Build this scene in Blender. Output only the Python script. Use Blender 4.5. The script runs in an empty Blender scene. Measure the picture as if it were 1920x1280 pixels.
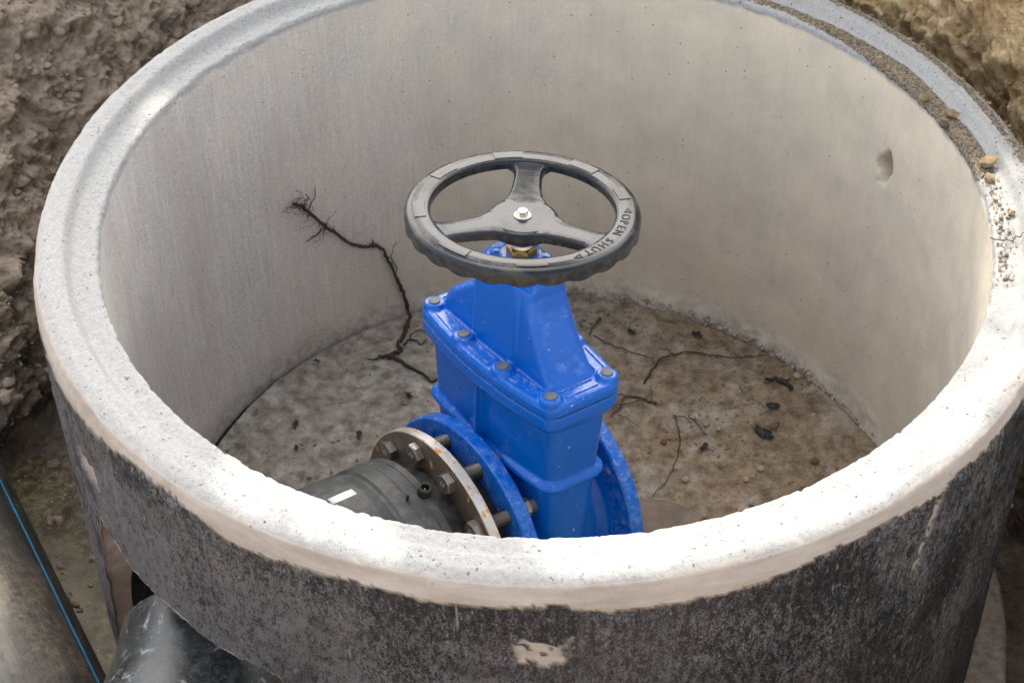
import bpy, bmesh, math, random
import numpy as np
from mathutils import Vector, Matrix
random.seed(7); rng = np.random.default_rng(11)
R = math.radians
sc = bpy.context.scene
col = sc.collection

# ------------------------------------------------------------------ camera, sky, sun, exposure
cd = bpy.data.cameras.new('camera'); cam = bpy.data.objects.new('camera', cd); col.objects.link(cam)
cd.sensor_fit = 'HORIZONTAL'; cd.sensor_width = 36.0; cd.lens = 63.26
cd.clip_start = 0.05; cd.clip_end = 500
cam.matrix_world = Matrix(((0.99982, -0.00631, 0.01785, 0.0), (0.01745, 0.67348, -0.73900, -1.93435),
                           (-0.00735, 0.73918, 0.67347, 1.50888), (0, 0, 0, 1)))
cd.dof.use_dof = True; cd.dof.focus_distance = 2.22; cd.dof.aperture_fstop = 16
sc.camera = cam
SUN_AZ, SUN_EL = 94.7, 47.7
SD = np.array([math.cos(R(SUN_EL))*math.cos(R(SUN_AZ)), math.cos(R(SUN_EL))*math.sin(R(SUN_AZ)), math.sin(R(SUN_EL))])
w = bpy.data.worlds.new('World'); sc.world = w; w.use_nodes = True
nt = w.node_tree; bg = nt.nodes['Background']; sky = nt.nodes.new('ShaderNodeTexSky')
sky.sky_type = 'NISHITA'; sky.sun_disc = False; sky.sun_elevation = R(SUN_EL); sky.sun_rotation = R(90-SUN_AZ)
sky.air_density = 1.0; sky.dust_density = 4.0; sky.ozone_density = 1.0
bw = nt.nodes.new('ShaderNodeRGBToBW'); nt.links.new(sky.outputs[0], bw.inputs[0])      # thin haze whitens the blue
hz = nt.nodes.new('ShaderNodeMix'); hz.data_type = 'RGBA'; hz.inputs[0].default_value = .62
nt.links.new(sky.outputs[0], hz.inputs[6]); nt.links.new(bw.outputs[0], hz.inputs[7])
tn = nt.nodes.new('ShaderNodeMix'); tn.data_type = 'RGBA'; tn.blend_type = 'MULTIPLY'; tn.inputs[0].default_value = 1
tn.inputs[7].default_value = (1.05, 1.01, .945, 1); nt.links.new(hz.outputs[2], tn.inputs[6])
nt.links.new(tn.outputs[2], bg.inputs[0]); bg.inputs[1].default_value = 0.15
sl = bpy.data.lights.new('sun', 'SUN'); sl.energy = 2.0; sl.angle = R(0.53); sl.color = (1.0, 0.90, 0.74)
so = bpy.data.objects.new('sun', sl); col.objects.link(so)
so.rotation_euler = Vector(SD).to_track_quat('Z', 'Y').to_euler(); so.location = (0, 3, 6)
sc.view_settings.view_transform = 'Standard'; sc.view_settings.look = 'None'
sc.view_settings.gamma = 1; sc.view_settings.use_curve_mapping = False
sc.view_settings.exposure = 2.24

# ------------------------------------------------------------------ numpy noise
def _hash(ix, iy, iz, seed):
    h = (ix*374761393 + iy*668265263 + iz*2147483647 + seed*144665) & 0xffffffff
    h = ((h ^ (h >> 13)) * 1274126177) & 0xffffffff
    h = ((h ^ (h >> 16)) * 2246822519) & 0xffffffff
    return ((h ^ (h >> 15)) & 0xffff) / 65535.0
def vnoise(p, seed=0):
    p = np.asarray(p, float); i = np.floor(p).astype(np.int64); f = p - i; f = f*f*(3-2*f)
    ix, iy, iz = i[..., 0], i[..., 1], i[..., 2]; fx, fy, fz = f[..., 0], f[..., 1], f[..., 2]
    r = 0
    for dx in (0, 1):
        for dy in (0, 1):
            for dz in (0, 1):
                wgt = (fx if dx else 1-fx)*(fy if dy else 1-fy)*(fz if dz else 1-fz)
                r = r + wgt*_hash(ix+dx, iy+dy, iz+dz, seed)
    return r*2-1
def fbm(p, freq, octv=4, seed=0, gain=.5):
    p = np.asarray(p, float); a = 1; s = 0; t = 0
    for o in range(octv):
        s = s + a*vnoise(p*freq + o*17.3, seed+o); t += a; a *= gain; freq *= 2.03
    return s/t
def worley(p, freq, seed=0):
    p = np.asarray(p, float)*freq; i = np.floor(p).astype(np.int64)
    d1 = np.full(p.shape[:-1], 9.); d2 = d1.copy(); cid = np.zeros(p.shape[:-1])
    for dx in (-1, 0, 1):
        for dy in (-1, 0, 1):
            for dz in (-1, 0, 1):
                c = i + np.array([dx, dy, dz])
                q = [_hash(c[..., 0], c[..., 1], c[..., 2], seed+k) for k in range(4)]
                d = np.sqrt((c[..., 0]+q[0]-p[..., 0])**2 + (c[..., 1]+q[1]-p[..., 1])**2 + (c[..., 2]+q[2]-p[..., 2])**2)
                m = d < d1
                d2 = np.where(m, d1, np.minimum(d2, d)); cid = np.where(m, q[3], cid); d1 = np.where(m, d, d1)
    return d1, d2, cid
def smooth(a, b, x):
    t = np.clip((x-a)/(b-a), 0, 1); return t*t*(3-2*t)

# ------------------------------------------------------------------ object helpers
def tag(o, label=None, cat=None, group=None, kind=None):
    if label: o['label'] = label
    if cat: o['category'] = cat
    if group: o['group'] = group
    if kind: o['kind'] = kind
    return o
def empty(name, loc=(0, 0, 0)):
    o = bpy.data.objects.new(name, None); o.location = loc; o.empty_display_size = .1; col.objects.link(o); return o
def link(name, me, mat=None, parent=None, smooth_=True):
    if mat: me.materials.append(mat)
    if smooth_: me.polygons.foreach_set('use_smooth', np.ones(len(me.polygons), bool))
    o = bpy.data.objects.new(name, me); col.objects.link(o)
    if parent: o.parent = parent
    return o
def mesh_np(name, V, F, uv=None, attrs=None):
    me = bpy.data.meshes.new(name); V = np.asarray(V, np.float32).reshape(-1, 3); F = np.asarray(F, np.int32)
    k = F.shape[1]
    me.vertices.add(len(V)); me.vertices.foreach_set('co', V.ravel())
    me.loops.add(F.size); me.loops.foreach_set('vertex_index', F.ravel())
    me.polygons.add(len(F)); me.polygons.foreach_set('loop_start', np.arange(0, F.size, k, dtype=np.int32))
    me.polygons.foreach_set('loop_total', np.full(len(F), k, np.int32))
    me.update(calc_edges=True)
    if uv is not None:
        l = me.uv_layers.new(name='UVMap'); l.data.foreach_set('uv', np.asarray(uv, np.float32)[F.ravel()].ravel())
    for nme, a in (attrs or {}).items():
        at = me.attributes.new(nme, 'FLOAT', 'POINT'); at.data.foreach_set('value', np.asarray(a, np.float32).ravel())
    return me
def grid_faces(n, m, wrap=False, keep=None):
    """n rows x m columns; wrap joins last column to first."""
    mc = m if wrap else m-1
    i, j = np.meshgrid(np.arange(n-1), np.arange(mc), indexing='ij'); j2 = (j+1) % m
    F = np.stack([i*m+j, i*m+j2, (i+1)*m+j2, (i+1)*m+j], -1)
    if keep is not None: F = F[keep]
    return F.reshape(-1, 4)
def lathe(bm, prof, axis='z', seg=64, origin=(0, 0, 0)):
    rings = []
    for (r, h) in prof:
        ring = []
        for k in range(seg):
            a = 2*math.pi*k/seg; c, s = r*math.cos(a), r*math.sin(a)
            v = (c, s, h) if axis == 'z' else (h, c, s)
            ring.append(bm.verts.new((v[0]+origin[0], v[1]+origin[1], v[2]+origin[2])))
        rings.append(ring)
    for a, b in zip(rings, rings[1:]):
        for k in range(seg):
            f = (a[k], a[(k+1) % seg], b[(k+1) % seg], b[k])
            bm.faces.new(f)
    return rings
def cap(bm, ring, flip=False):
    bm.faces.new(ring[::-1] if flip else ring)
def solid_lathe(bm, prof, axis='z', seg=64, origin=(0, 0, 0)):
    r = lathe(bm, prof, axis, seg, origin); cap(bm, r[0]); cap(bm, r[-1], True); return r
def rring(hx, hy, rad, n=10, bulge=0.0):
    """rounded rectangle outline; long sides (|x|) swell outward by bulge at y=0."""
    pts = []; rad = min(rad, hx*.98, hy*.98)
    for cx, cy, a0 in ((hx-rad, hy-rad, 0), (-(hx-rad), hy-rad, 90), (-(hx-rad), -(hy-rad), 180), (hx-rad, -(hy-rad), 270)):
        for k in range(n):
            a = R(a0+90*k/(n-1)); pts.append([cx+rad*math.cos(a), cy+rad*math.sin(a)])
        if a0 in (0, 180):      # end side, straight
            pass
        else:
            pass
    # resample with extra points along the sides
    out = []; m = len(pts)
    for k in range(m):
        p, q = pts[k], pts[(k+1) % m]; out.append(p)
        L = math.hypot(q[0]-p[0], q[1]-p[1]); ns = 13 if (k % n) == n-1 else 1
        for s in range(1, ns): out.append([p[0]+(q[0]-p[0])*s/ns, p[1]+(q[1]-p[1])*s/ns])
    if bulge:
        for p in out: p[0] += math.copysign(1, p[0])*bulge*max(0, 1-(p[1]/hy)**2)*min(1, abs(p[0])/(hx*.5))
    return out
def loft(bm, secs):
    """secs: list of (outline pts, z); all same count; capped."""
    rings = [[bm.verts.new((x, y, z)) for x, y in pts] for pts, z in secs]
    for a, b in zip(rings, rings[1:]):
        n = len(a)
        for k in range(n): bm.faces.new((a[k], a[(k+1) % n], b[(k+1) % n], b[k]))
    cap(bm, rings[0], True); cap(bm, rings[-1])
def box(bm, x0, x1, y0, y1, z0, z1):
    v = [bm.verts.new((x, y, z)) for z in (z0, z1) for y in (y0, y1) for x in (x0, x1)]
    for f in ((0, 2, 3, 1), (4, 5, 7, 6), (0, 1, 5, 4), (2, 6, 7, 3), (0, 4, 6, 2), (1, 3, 7, 5)): bm.faces.new([v[i] for i in f])
def hexagon(bm, r, h0, h1, axis='x', cen=(0, 0), rot=0.0, ch=.08):
    """hex prism with a chamfered end at h1"""
    rs = [(r*.96, h0), (r, h0+(h1-h0)*.06), (r, h1-(h1-h0)*.18)]
    rings = []
    def P(a, rr, h):
        c, s = cen[0]+rr*math.cos(a), cen[1]+rr*math.sin(a)
        return (h, c, s) if axis == 'x' else (c, s, h)
    for rr, h in rs: rings.append([bm.verts.new(P(rot+k*math.pi/3, rr, h)) for k in range(6)])
    for a, b in zip(rings, rings[1:]):
        for k in range(6): bm.faces.new((a[k], a[(k+1) % 6], b[(k+1) % 6], b[k]))
    top = [bm.verts.new(P(rot+k*math.pi/12, r*.84, h1)) for k in range(24)]
    cap(bm, rings[0], True); cap(bm, top)
    a = rings[-1]
    for k in range(6):
        t = [top[(4*k+j) % 24] for j in range(5)]
        bm.faces.new([a[k], a[(k+1) % 6]] + t[::-1])
def bm_obj(name, bm, mat, parent=None, sm=True, sharp=None):
    bmesh.ops.recalc_face_normals(bm, faces=bm.faces)
    me = bpy.data.meshes.new(name); bm.to_mesh(me); bm.free()
    o = link(name, me, mat, parent, sm)
    if sm and sharp is not None: me.set_sharp_from_angle(angle=R(sharp))
    return o
def bake(o):
    dg = bpy.context.evaluated_depsgraph_get(); dg.update()
    me = bpy.data.meshes.new_from_object(o.evaluated_get(dg)); old = o.data
    o.modifiers.clear(); o.data = me
    return o
def remesh(o, vox, sm=6, fac=.5):
    m = o.modifiers.new('r', 'REMESH'); m.mode = 'VOXEL'; m.voxel_size = vox; m.use_smooth_shade = True
    if sm:
        s = o.modifiers.new('s', 'SMOOTH'); s.factor = fac; s.iterations = sm
    return bake(o)
def tube_np(pts, rad, seg=6, sub=4, jitter=0.0, seed=0):
    """smooth tube through pts with per-point radius -> V, F"""
    pts = np.asarray(pts, float); n = len(pts); rad = np.broadcast_to(np.asarray(rad, float), (n,))
    P = []; RR = []
    for i in range(n-1):
        p0, p1, p2, p3 = pts[max(i-1, 0)], pts[i], pts[i+1], pts[min(i+2, n-1)]
        for s in range(sub):
            t = s/sub
            P.append(.5*((2*p1)+(-p0+p2)*t+(2*p0-5*p1+4*p2-p3)*t*t+(-p0+3*p1-3*p2+p3)*t**3)); RR.append(rad[i]*(1-t)+rad[i+1]*t)
    P.append(pts[-1]); RR.append(rad[-1]); P = np.array(P); RR = np.array(RR)
    if jitter:
        r_ = np.random.default_rng(seed); P[1:-1] += r_.normal(0, jitter, P[1:-1].shape); RR = RR*(1+r_.normal(0, .12, len(RR)))
    T = np.gradient(P, axis=0); T /= np.linalg.norm(T, axis=1)[:, None]+1e-12
    up = np.array([.31, .17, .93]); N = np.cross(T, up); N /= np.linalg.norm(N, axis=1)[:, None]+1e-9; B = np.cross(T, N)
    a = np.arange(seg)*2*math.pi/seg
    V = P[:, None, :]+RR[:, None, None]*(np.cos(a)[None, :, None]*N[:, None, :]+np.sin(a)[None, :, None]*B[:, None, :])
    F = grid_faces(len(P), seg, wrap=True)
    return V.reshape(-1, 3), F
def join_np(parts):
    Vs, Fs, o = [], [], 0
    for V, F in parts: Vs.append(V); Fs.append(F+o); o += len(V)
    return np.concatenate(Vs), np.concatenate(Fs)

# ------------------------------------------------------------------ material helpers
class NT:
    def __init__(s, name):
        s.m = bpy.data.materials.new(name); s.m.use_nodes = True; s.t = s.m.node_tree
        s.b = s.t.nodes['Principled BSDF']; s.tc = s.t.nodes.new('ShaderNodeTexCoord')
    def n(s, typ, **kw):
        nd = s.t.nodes.new(typ)
        for k, v in kw.items():
            if k.startswith('i_'): nd.inputs[k[2:]].default_value = v
            else: setattr(nd, k, v)
        return nd
    def l(s, a, b): s.t.links.new(a, b)
    def vec(s, src='Object', scale=(1, 1, 1)):
        mp = s.n('ShaderNodeMapping'); mp.inputs['Scale'].default_value = scale
        s.l(s.tc.outputs[src], mp.inputs[0]); return mp.outputs[0]
    def noise(s, scale, detail=5, rough=.6, vec=None, dist=0.0):
        nd = s.n('ShaderNodeTexNoise'); nd.inputs['Scale'].default_value = scale; nd.inputs['Detail'].default_value = detail
        nd.inputs['Roughness'].default_value = rough; nd.inputs['Distortion'].default_value = dist
        s.l(vec if vec is not None else s.tc.outputs['Object'], nd.inputs['Vector']); return nd.outputs['Fac']
    def ramp(s, fac, stops):
        nd = s.n('ShaderNodeValToRGB'); e = nd.color_ramp.elements
        while len(e) < len(stops): e.new(.5)
        for k, (p, c) in enumerate(stops):
            e[k].position = p; e[k].color = (c, c, c, 1) if isinstance(c, (int, float)) else (*c, 1)
        s.l(fac, nd.inputs[0]); return nd.outputs[0]
    def mix(s, fac, a, b, mode='MIX'):
        nd = s.n('ShaderNodeMix', data_type='RGBA', blend_type=mode)
        for sock, v in ((nd.inputs[0], fac), (nd.inputs[6], a), (nd.inputs[7], b)):
            if isinstance(v, (int, float)): sock.default_value = v if sock is nd.inputs[0] else (v, v, v, 1)
            elif isinstance(v, tuple): sock.default_value = (*v, 1)
            else: s.l(v, sock)
        return nd.outputs[2]
    def math(s, op, a, b=0.0):
        nd = s.n('ShaderNodeMath', operation=op)
        for k, v in ((0, a), (1, b)):
            if isinstance(v, (int, float)): nd.inputs[k].default_value = v
            else: s.l(v, nd.inputs[k])
        return nd.outputs[0]
    def attr(s, name):
        nd = s.n('ShaderNodeAttribute', attribute_name=name); return nd.outputs['Fac']
    def bump(s, h, dist, strength=1.0, prev=None):
        nd = s.n('ShaderNodeBump'); nd.inputs['Distance'].default_value = dist; nd.inputs['Strength'].default_value = strength
        s.l(h, nd.inputs['Height'])
        if prev is not None: s.l(prev, nd.inputs['Normal'])
        return nd.outputs[0]
    def out(s, color=None, rough=None, normal=None, metal=None, spec=None, coat=None):
        for nm, v in (('Base Color', color), ('Roughness', rough), ('Metallic', metal), ('Specular IOR Level', spec), ('Coat Weight', coat)):
            if v is None: continue
            if isinstance(v, tuple): s.b.inputs[nm].default_value = (*v, 1)
            elif isinstance(v, (int, float)): s.b.inputs[nm].default_value = v
            else: s.l(v, s.b.inputs[nm])
        if normal is not None: s.l(normal, s.b.inputs['Normal'])
        return s.m

def mat_concrete():
    m = NT('cast_concrete'); uv = m.tc.outputs['UV']
    rim, coat, dirt, cut, low = (m.attr(a) for a in ('rim', 'coat', 'dirt', 'cut', 'low'))
    # inner wall: soft grey-beige with faint vertical tool marks
    big = m.noise(2.1, 4, .55); mid = m.noise(11, 5, .6); fine = m.noise(170, 4, .7)
    strk = m.noise(1.0, 4, .6, m.vec('UV', (95, 5, 1))); strk2 = m.noise(1.0, 3, .6, m.vec('UV', (330, 14, 1)))
    wall = m.ramp(big, [(.36, (.52, .495, .47)), (.64, (.64, .595, .525))])
    wall = m.mix(m.math('MULTIPLY', m.ramp(mid, [(.42, 0.0), (.7, 1.0)]), .45), wall, (.44, .395, .345))
    wall = m.mix(m.math('MULTIPLY', m.ramp(strk, [(.42, 0.0), (.68, 1.0)]), .45), wall, (.70, .675, .63))
    wall = m.mix(m.math('MULTIPLY', m.ramp(strk2, [(.32, 1.0), (.5, 0.0)]), .34), wall, (.27, .245, .22))
    wall = m.mix(m.math('MULTIPLY', m.ramp(m.noise(1.0, 3, .6, m.vec('UV', (20, 1.1, 1)), .2), [(.50, 0.0), (.66, 1.0)]), .26), wall, (.40, .36, .31))
    wall = m.mix(m.math('MULTIPLY', m.ramp(fine, [(.5, 0.0), (.72, 1.0)]), .5), wall, (.78, .75, .70))
    g2 = m.noise(420, 2, .6); wall = m.mix(m.ramp(g2, [(.34, .38), (.5, 0.0)]), wall, (.24, .22, .20)); wall = m.mix(m.ramp(g2, [(.56, 0.0), (.7, .38)]), wall, (.85, .83, .80))
    wall = m.mix(m.ramp(m.noise(4.5, 5, .6, m.vec('Object', (1, 1, .55))), [(.48, 0.0), (.64, .42)]), wall, (.42, .375, .32))
    wall = m.mix(m.math('MULTIPLY', m.ramp(fine, [(.2, 1.0), (.42, 0.0)]), .45), wall, (.24, .22, .20))
    sx = m.n('ShaderNodeSeparateXYZ'); m.l(m.tc.outputs['Object'], sx.inputs[0])
    beige_bounce = m.ramp(m.math('ADD', m.math('MULTIPLY', sx.outputs[0], .62), m.math('ADD', m.math('MULTIPLY', big, .7), m.math('MULTIPLY', mid, .3))), [(.14, 0.0), (.62, 1.0)])  # beige concrete tone, with warm bounce light painted in towards the right
    wall = m.mix(m.math('MULTIPLY', beige_bounce, .72), wall, m.mix(m.ramp(mid, [(.35, 0.0), (.65, 1.0)]), (.57, .50, .385), (.74, .645, .49)))
    # pin holes
    vo = m.n('ShaderNodeTexVoronoi', feature='F1'); vo.inputs['Scale'].default_value = 68; m.l(m.tc.outputs['Object'], vo.inputs['Vector'])
    sel = m.n('ShaderNodeSeparateColor'); m.l(vo.outputs['Color'], sel.inputs[0])
    pit = m.math('MULTIPLY', m.ramp(vo.outputs['Distance'], [(.05, 1.0), (.13, 0.0)]), m.ramp(sel.outputs[0], [(.72, 0.0), (.75, 1.0)]))
    wall = m.mix(m.math('MULTIPLY', pit, .7), wall, (.12, .11, .10))
    # splashes of lighter laitance
    spl = m.ramp(m.noise(26, 3, .5, None, .6), [(.70, 0.0), (.74, 1.0)])
    wall = m.mix(m.math('MULTIPLY', spl, .45), wall, (.68, .66, .62))
    crust = m.noise(60, 5, .7)
    lowc = m.mix(m.ramp(crust, [(.35, 0.0), (.65, 1.0)]), (.25, .21, .17), (.52, .48, .42))
    wall = m.mix(m.math('MULTIPLY', low, .75), wall, lowc)
    # rim: pale, clean mould-cast concrete
    rn = m.noise(190, 5, .75); rimc = m.ramp(rn, [(.34, (.29, .29, .283)), (.62, (.375, .373, .362))])
    rimc = m.mix(m.math('MULTIPLY', m.ramp(m.noise(7, 4, .6), [(.5, 0.0), (.75, 1.0)]), .4), rimc, (.32, .312, .295))
    rimc = m.mix(m.ramp(m.noise(420, 3, .7), [(.28, .5), (.40, 0.0)]), rimc, (.13, .125, .12))
    rimc = m.mix(m.ramp(m.noise(230, 3, .6), [(.66, 0.0), (.70, .85)]), rimc, (.10, .09, .075))
    rimc = m.mix(m.ramp(m.noise(130, 4, .7), [(.63, 0.0), (.67, .8)]), rimc, (.085, .075, .06))
    rimc = m.mix(m.math('MULTIPLY', pit, .9), rimc, (.07, .06, .05))
    rimc = m.mix(m.ramp(m.noise(30, 5, .7, None, 1.0), [(.70, 0.0), (.76, .6)]), rimc, (.24, .20, .15))
    c = m.mix(rim, wall, rimc)
    # soil caught on the rim
    dn = m.noise(150, 6, .75); dm = m.math('MULTIPLY', dirt, 1.0)
    dcol = m.mix(m.ramp(m.noise(240, 3, .7), [(.4, 0.0), (.62, 1.0)]), (.10, .085, .065), (.34, .28, .20))
    dsel = m.ramp(m.math('ADD', m.math('MULTIPLY', dm, .62), m.math('MULTIPLY', dn, .75)), [(.68, 0.0), (.74, 1.0)])
    c = m.mix(dsel, c, dcol)
    # bare outer band above the coating
    bandc = m.mix(m.ramp(m.noise(1, 5, .65, m.vec('UV', (9, 40, 1))), [(.35, 0.0), (.7, 1.0)]), (.34, .29, .25), (.46, .42, .375))
    bandc = m.mix(m.ramp(m.noise(34, 4, .6), [(.7, 0.0), (.78, .6)]), bandc, (.20, .15, .11))
    c = m.mix(m.attr('band'), c, bandc)
    # black bituminous coat brushed on, thin over the ridges
    v1 = m.noise(1, 6, .72, m.vec('UV', (125, 52, 1)), .3); v2 = m.noise(1, 5, .7, m.vec('UV', (400, 210, 1)))
    v3 = m.noise(3.1, 4, .6)
    thin = m.math('ADD', m.math('MULTIPLY', v1, .48), m.math('MULTIPLY', v2, .52))
    thin = m.math('ADD', thin, m.math('MULTIPLY', m.math('SUBTRACT', v3, .5), .20))
    thin = m.math('ADD', thin, m.math('MULTIPLY', m.attr('worn'), .075))
    coatc = m.mix(m.ramp(thin, [(.43, 0.0), (.50, .22), (.575, 1.0)]), (.008, .008, .010), (.165, .162, .172))
    vo2 = m.n('ShaderNodeTexVoronoi', feature='F1'); vo2.inputs['Scale'].default_value = 1; m.l(m.vec('UV', (150, 60, 1)), vo2.inputs['Vector'])
    se2 = m.n('ShaderNodeSeparateColor'); m.l(vo2.outputs['Color'], se2.inputs[0])
    fleck = m.math('MULTIPLY', m.ramp(vo2.outputs['Distance'], [(.14, 1.0), (.3, 0.0)]), m.ramp(se2.outputs[0], [(.80, 0.0), (.86, 1.0)]))
    runs = m.noise(1, 4, .65, m.vec('UV', (34, 2.2, 1)), .3); blot = m.noise(6.5, 5, .62, None, .6)
    coatc = m.mix(m.math('MULTIPLY', m.ramp(runs, [(.52, 0.0), (.66, .55)]), m.ramp(thin, [(.44, .25), (.56, 1.0)])), coatc, (.20, .195, .20))
    coatc = m.mix(m.ramp(blot, [(.34, .8), (.48, 0.0)]), coatc, (.011, .011, .013))
    coatc = m.mix(m.math('MULTIPLY', m.ramp(blot, [(.56, 0.0), (.68, .6)]), m.ramp(thin, [(.46, .1), (.54, 1.0)])), coatc, (.22, .21, .215))
    coatc = m.mix(m.ramp(m.noise(1, 3, .6, m.vec('UV', (60, 3.0, 1)), .1), [(.70, 0.0), (.73, .7)]), coatc, (.33, .31, .30))
    coatc = m.mix(m.math('MULTIPLY', fleck, .7), coatc, (.30, .29, .29))
    coatc = m.mix(m.math('MULTIPLY', m.ramp(m.noise(2.3, 4, .6), [(.45, 0.0), (.75, 1.0)]), .30), coatc, (.13, .118, .112))
    c = m.mix(coat, c, coatc)
    c = m.mix(cut, c, m.ramp(m.noise(45, 5, .7), [(.3, (.33, .24, .18)), (.7, (.50, .40, .32))]))
    rg = m.mix(coat, .9, m.ramp(thin, [(.3, .38), (.7, .8)]))
    b = m.bump(m.noise(260, 4, .7), .0011, .55)
    b = m.bump(m.math('MULTIPLY', strk2, m.math('SUBTRACT', 1.0, rim)), .0010, .5, b)
    b = m.bump(m.math('MULTIPLY', pit, -1.0), .0015, .8, b)
    b = m.bump(m.math('MULTIPLY', thin, coat), .008, 1.0, b)
    b = m.bump(m.math('MULTIPLY', dsel, dn), .006, .9, b)
    b = m.bump(m.math('MULTIPLY', rn, rim), .0018, .55, b)
    return m.out(c, rg, b, spec=.3)

def mat_floor():
    m = NT('chamber_floor'); o = m.tc.outputs['Object']
    sx = m.n('ShaderNodeSeparateXYZ'); m.l(o, sx.inputs[0])
    n1 = m.noise(5, 6, .68, None, .4); n2 = m.noise(38, 6, .72); n3 = m.noise(160, 4, .7)
    side = m.math('ADD', m.math('MULTIPLY', sx.outputs[0], .55), m.math('ADD', m.math('MULTIPLY', n1, .9), -.08))
    grey = m.mix(m.ramp(n2, [(.36, 0.0), (.66, 1.0)]), (.165, .138, .108), (.44, .40, .34))
    spl = m.ramp(m.noise(21, 5, .65, None, .5), [(.56, 0.0), (.66, 1.0)])
    grey = m.mix(m.math('MULTIPLY', spl, .5), grey, (.55, .545, .53))
    soil = m.mix(m.ramp(n2, [(.35, 0.0), (.65, 1.0)]), (.13, .095, .062), (.35, .27, .185))
    soil = m.mix(m.math('MULTIPLY', m.ramp(m.noise(14, 6, .7), [(.52, 0.0), (.64, 1.0)]), .42), soil, (.50, .455, .39))
    soil = m.mix(m.ramp(n3, [(.62, 0.0), (.75, .7)]), soil, (.46, .36, .24))
    c = m.mix(m.ramp(side, [(.30, 0.0), (.52, 1.0)]), grey, soil)
    c = m.mix(m.ramp(n3, [(.25, .6), (.4, 0.0)]), c, (.06, .05, .04))
    c = m.mix(m.math('MULTIPLY', m.ramp(m.noise(9, 5, .7), [(.57, 0.0), (.72, 1.0)]), .6), c, (.085, .065, .045))
    c = m.mix(m.ramp(m.attr('gap'), [(.2, 0.0), (.8, 1.0)]), c, (.02, .017, .014))
    b = m.bump(n3, .003, .8); b = m.bump(n2, .006, .7, b)
    return m.out(c, .92, b, spec=.25)

def mat_soil():
    m = NT('clay_soil')
    n1 = m.noise(3.2, 6, .65, None, .5); n2 = m.noise(19, 7, .72); n3 = m.noise(110, 5, .75)
    clay = m.attr('clay'); wet = m.attr('wet')
    dry = m.mix(m.ramp(n2, [(.33, 0.0), (.66, 1.0)]), (.22, .165, .11), (.62, .50, .375))
    dry = m.mix(m.math('MULTIPLY', m.ramp(n1, [(.45, 0.0), (.7, 1.0)]), .5), dry, (.30, .245, .20))
    yel = m.mix(m.ramp(n2, [(.36, 0.0), (.62, 1.0)]), (.32, .20, .085), (.82, .63, .36))
    yel = m.mix(m.math('MULTIPLY', m.ramp(n1, [(.5, 0.0), (.62, 1.0)]), .55), yel, (.42, .28, .14))
    c = m.mix(clay, dry, yel)
    wc = m.mix(m.ramp(n2, [(.35, 0.0), (.65, 1.0)]), (.045, .034, .023), (.17, .13, .09))
    c = m.mix(wet, c, wc)
    c = m.mix(m.ramp(n3, [(.3, .6), (.47, 0.0)]), c, (.06, .042, .03))
    rg = m.mix(m.math('MULTIPLY', wet, m.ramp(n2, [(.4, 1.0), (.6, .3)])), .95, .28)
    n4 = m.noise(260, 4, .75)
    c = m.mix(m.ramp(n4, [(.60, 0.0), (.72, .5)]), c, m.mix(clay, (.50, .43, .36), (.74, .62, .42)))
    c = m.mix(m.ramp(n4, [(.28, .5), (.42, 0.0)]), c, (.07, .05, .03))
    b = m.bump(n4, .0016, .8); b = m.bump(n3, .004, .8, b); b = m.bump(n2, .009, .8, b)
    return m.out(c, rg, b, spec=.3)

def mat_blue():
    m = NT('blue_epoxy_paint')
    geo = m.n('ShaderNodeNewGeometry'); sp = m.n('ShaderNodeSeparateXYZ'); m.l(geo.outputs['Normal'], sp.inputs[0])
    up = m.ramp(sp.outputs[2], [(.30, 0.0), (.8, 1.0)])
    n1 = m.noise(17, 6, .7, None, .4); n2 = m.noise(210, 3, .6); n3 = m.noise(70, 6, .75)
    base = m.mix(m.noise(6, 3, .5), (.0002, .090, .45), (.0003, .124, .58))
    dust = m.math('MULTIPLY', m.math('ADD', m.math('MULTIPLY', up, .8), .06), m.ramp(n3, [(.52, 0.0), (.62, .85)]))
    dust = m.math('MULTIPLY', dust, m.ramp(n1, [(.42, .15), (.58, 1.0)]))
    c = m.mix(m.math('MULTIPLY', dust, .6), base, (.22, .38, .66))
    sp2 = m.ramp(m.noise(95, 2, .5, None, .2), [(.735, 0.0), (.755, 1.0)])
    c = m.mix(m.math('MULTIPLY', sp2, .8), c, (.42, .40, .38))
    mud = m.math('MULTIPLY', m.ramp(m.noise(33, 6, .75), [(.66, 0.0), (.71, 1.0)]), m.math('ADD', m.math('MULTIPLY', up, .8), .12))
    c = m.mix(mud, c, (.36, .30, .20))
    c = m.mix(m.ramp(m.noise(44, 5, .7), [(.76, 0.0), (.79, .9)]), c, (.30, .17, .10))
    # worn pale edges
    pt = m.ramp(geo.outputs['Pointiness'], [(.54, 0.0), (.60, 1.0)])
    c = m.mix(m.math('MULTIPLY', pt, m.ramp(n3, [(.45, 0.0), (.6, .45)])), c, (.30, .45, .72))
    rg = m.mix(m.math('ADD', dust, mud), m.ramp(n1, [(.4, .13), (.65, .26)]), .75)
    b = m.bump(m.noise(160, 2, .5), .0010, .5); b = m.bump(n3, .0007, .5, b)
    m.out(c, rg, b, spec=.27, coat=.18); m.b.inputs['Coat Roughness'].default_value = .07
    return m.m

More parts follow.
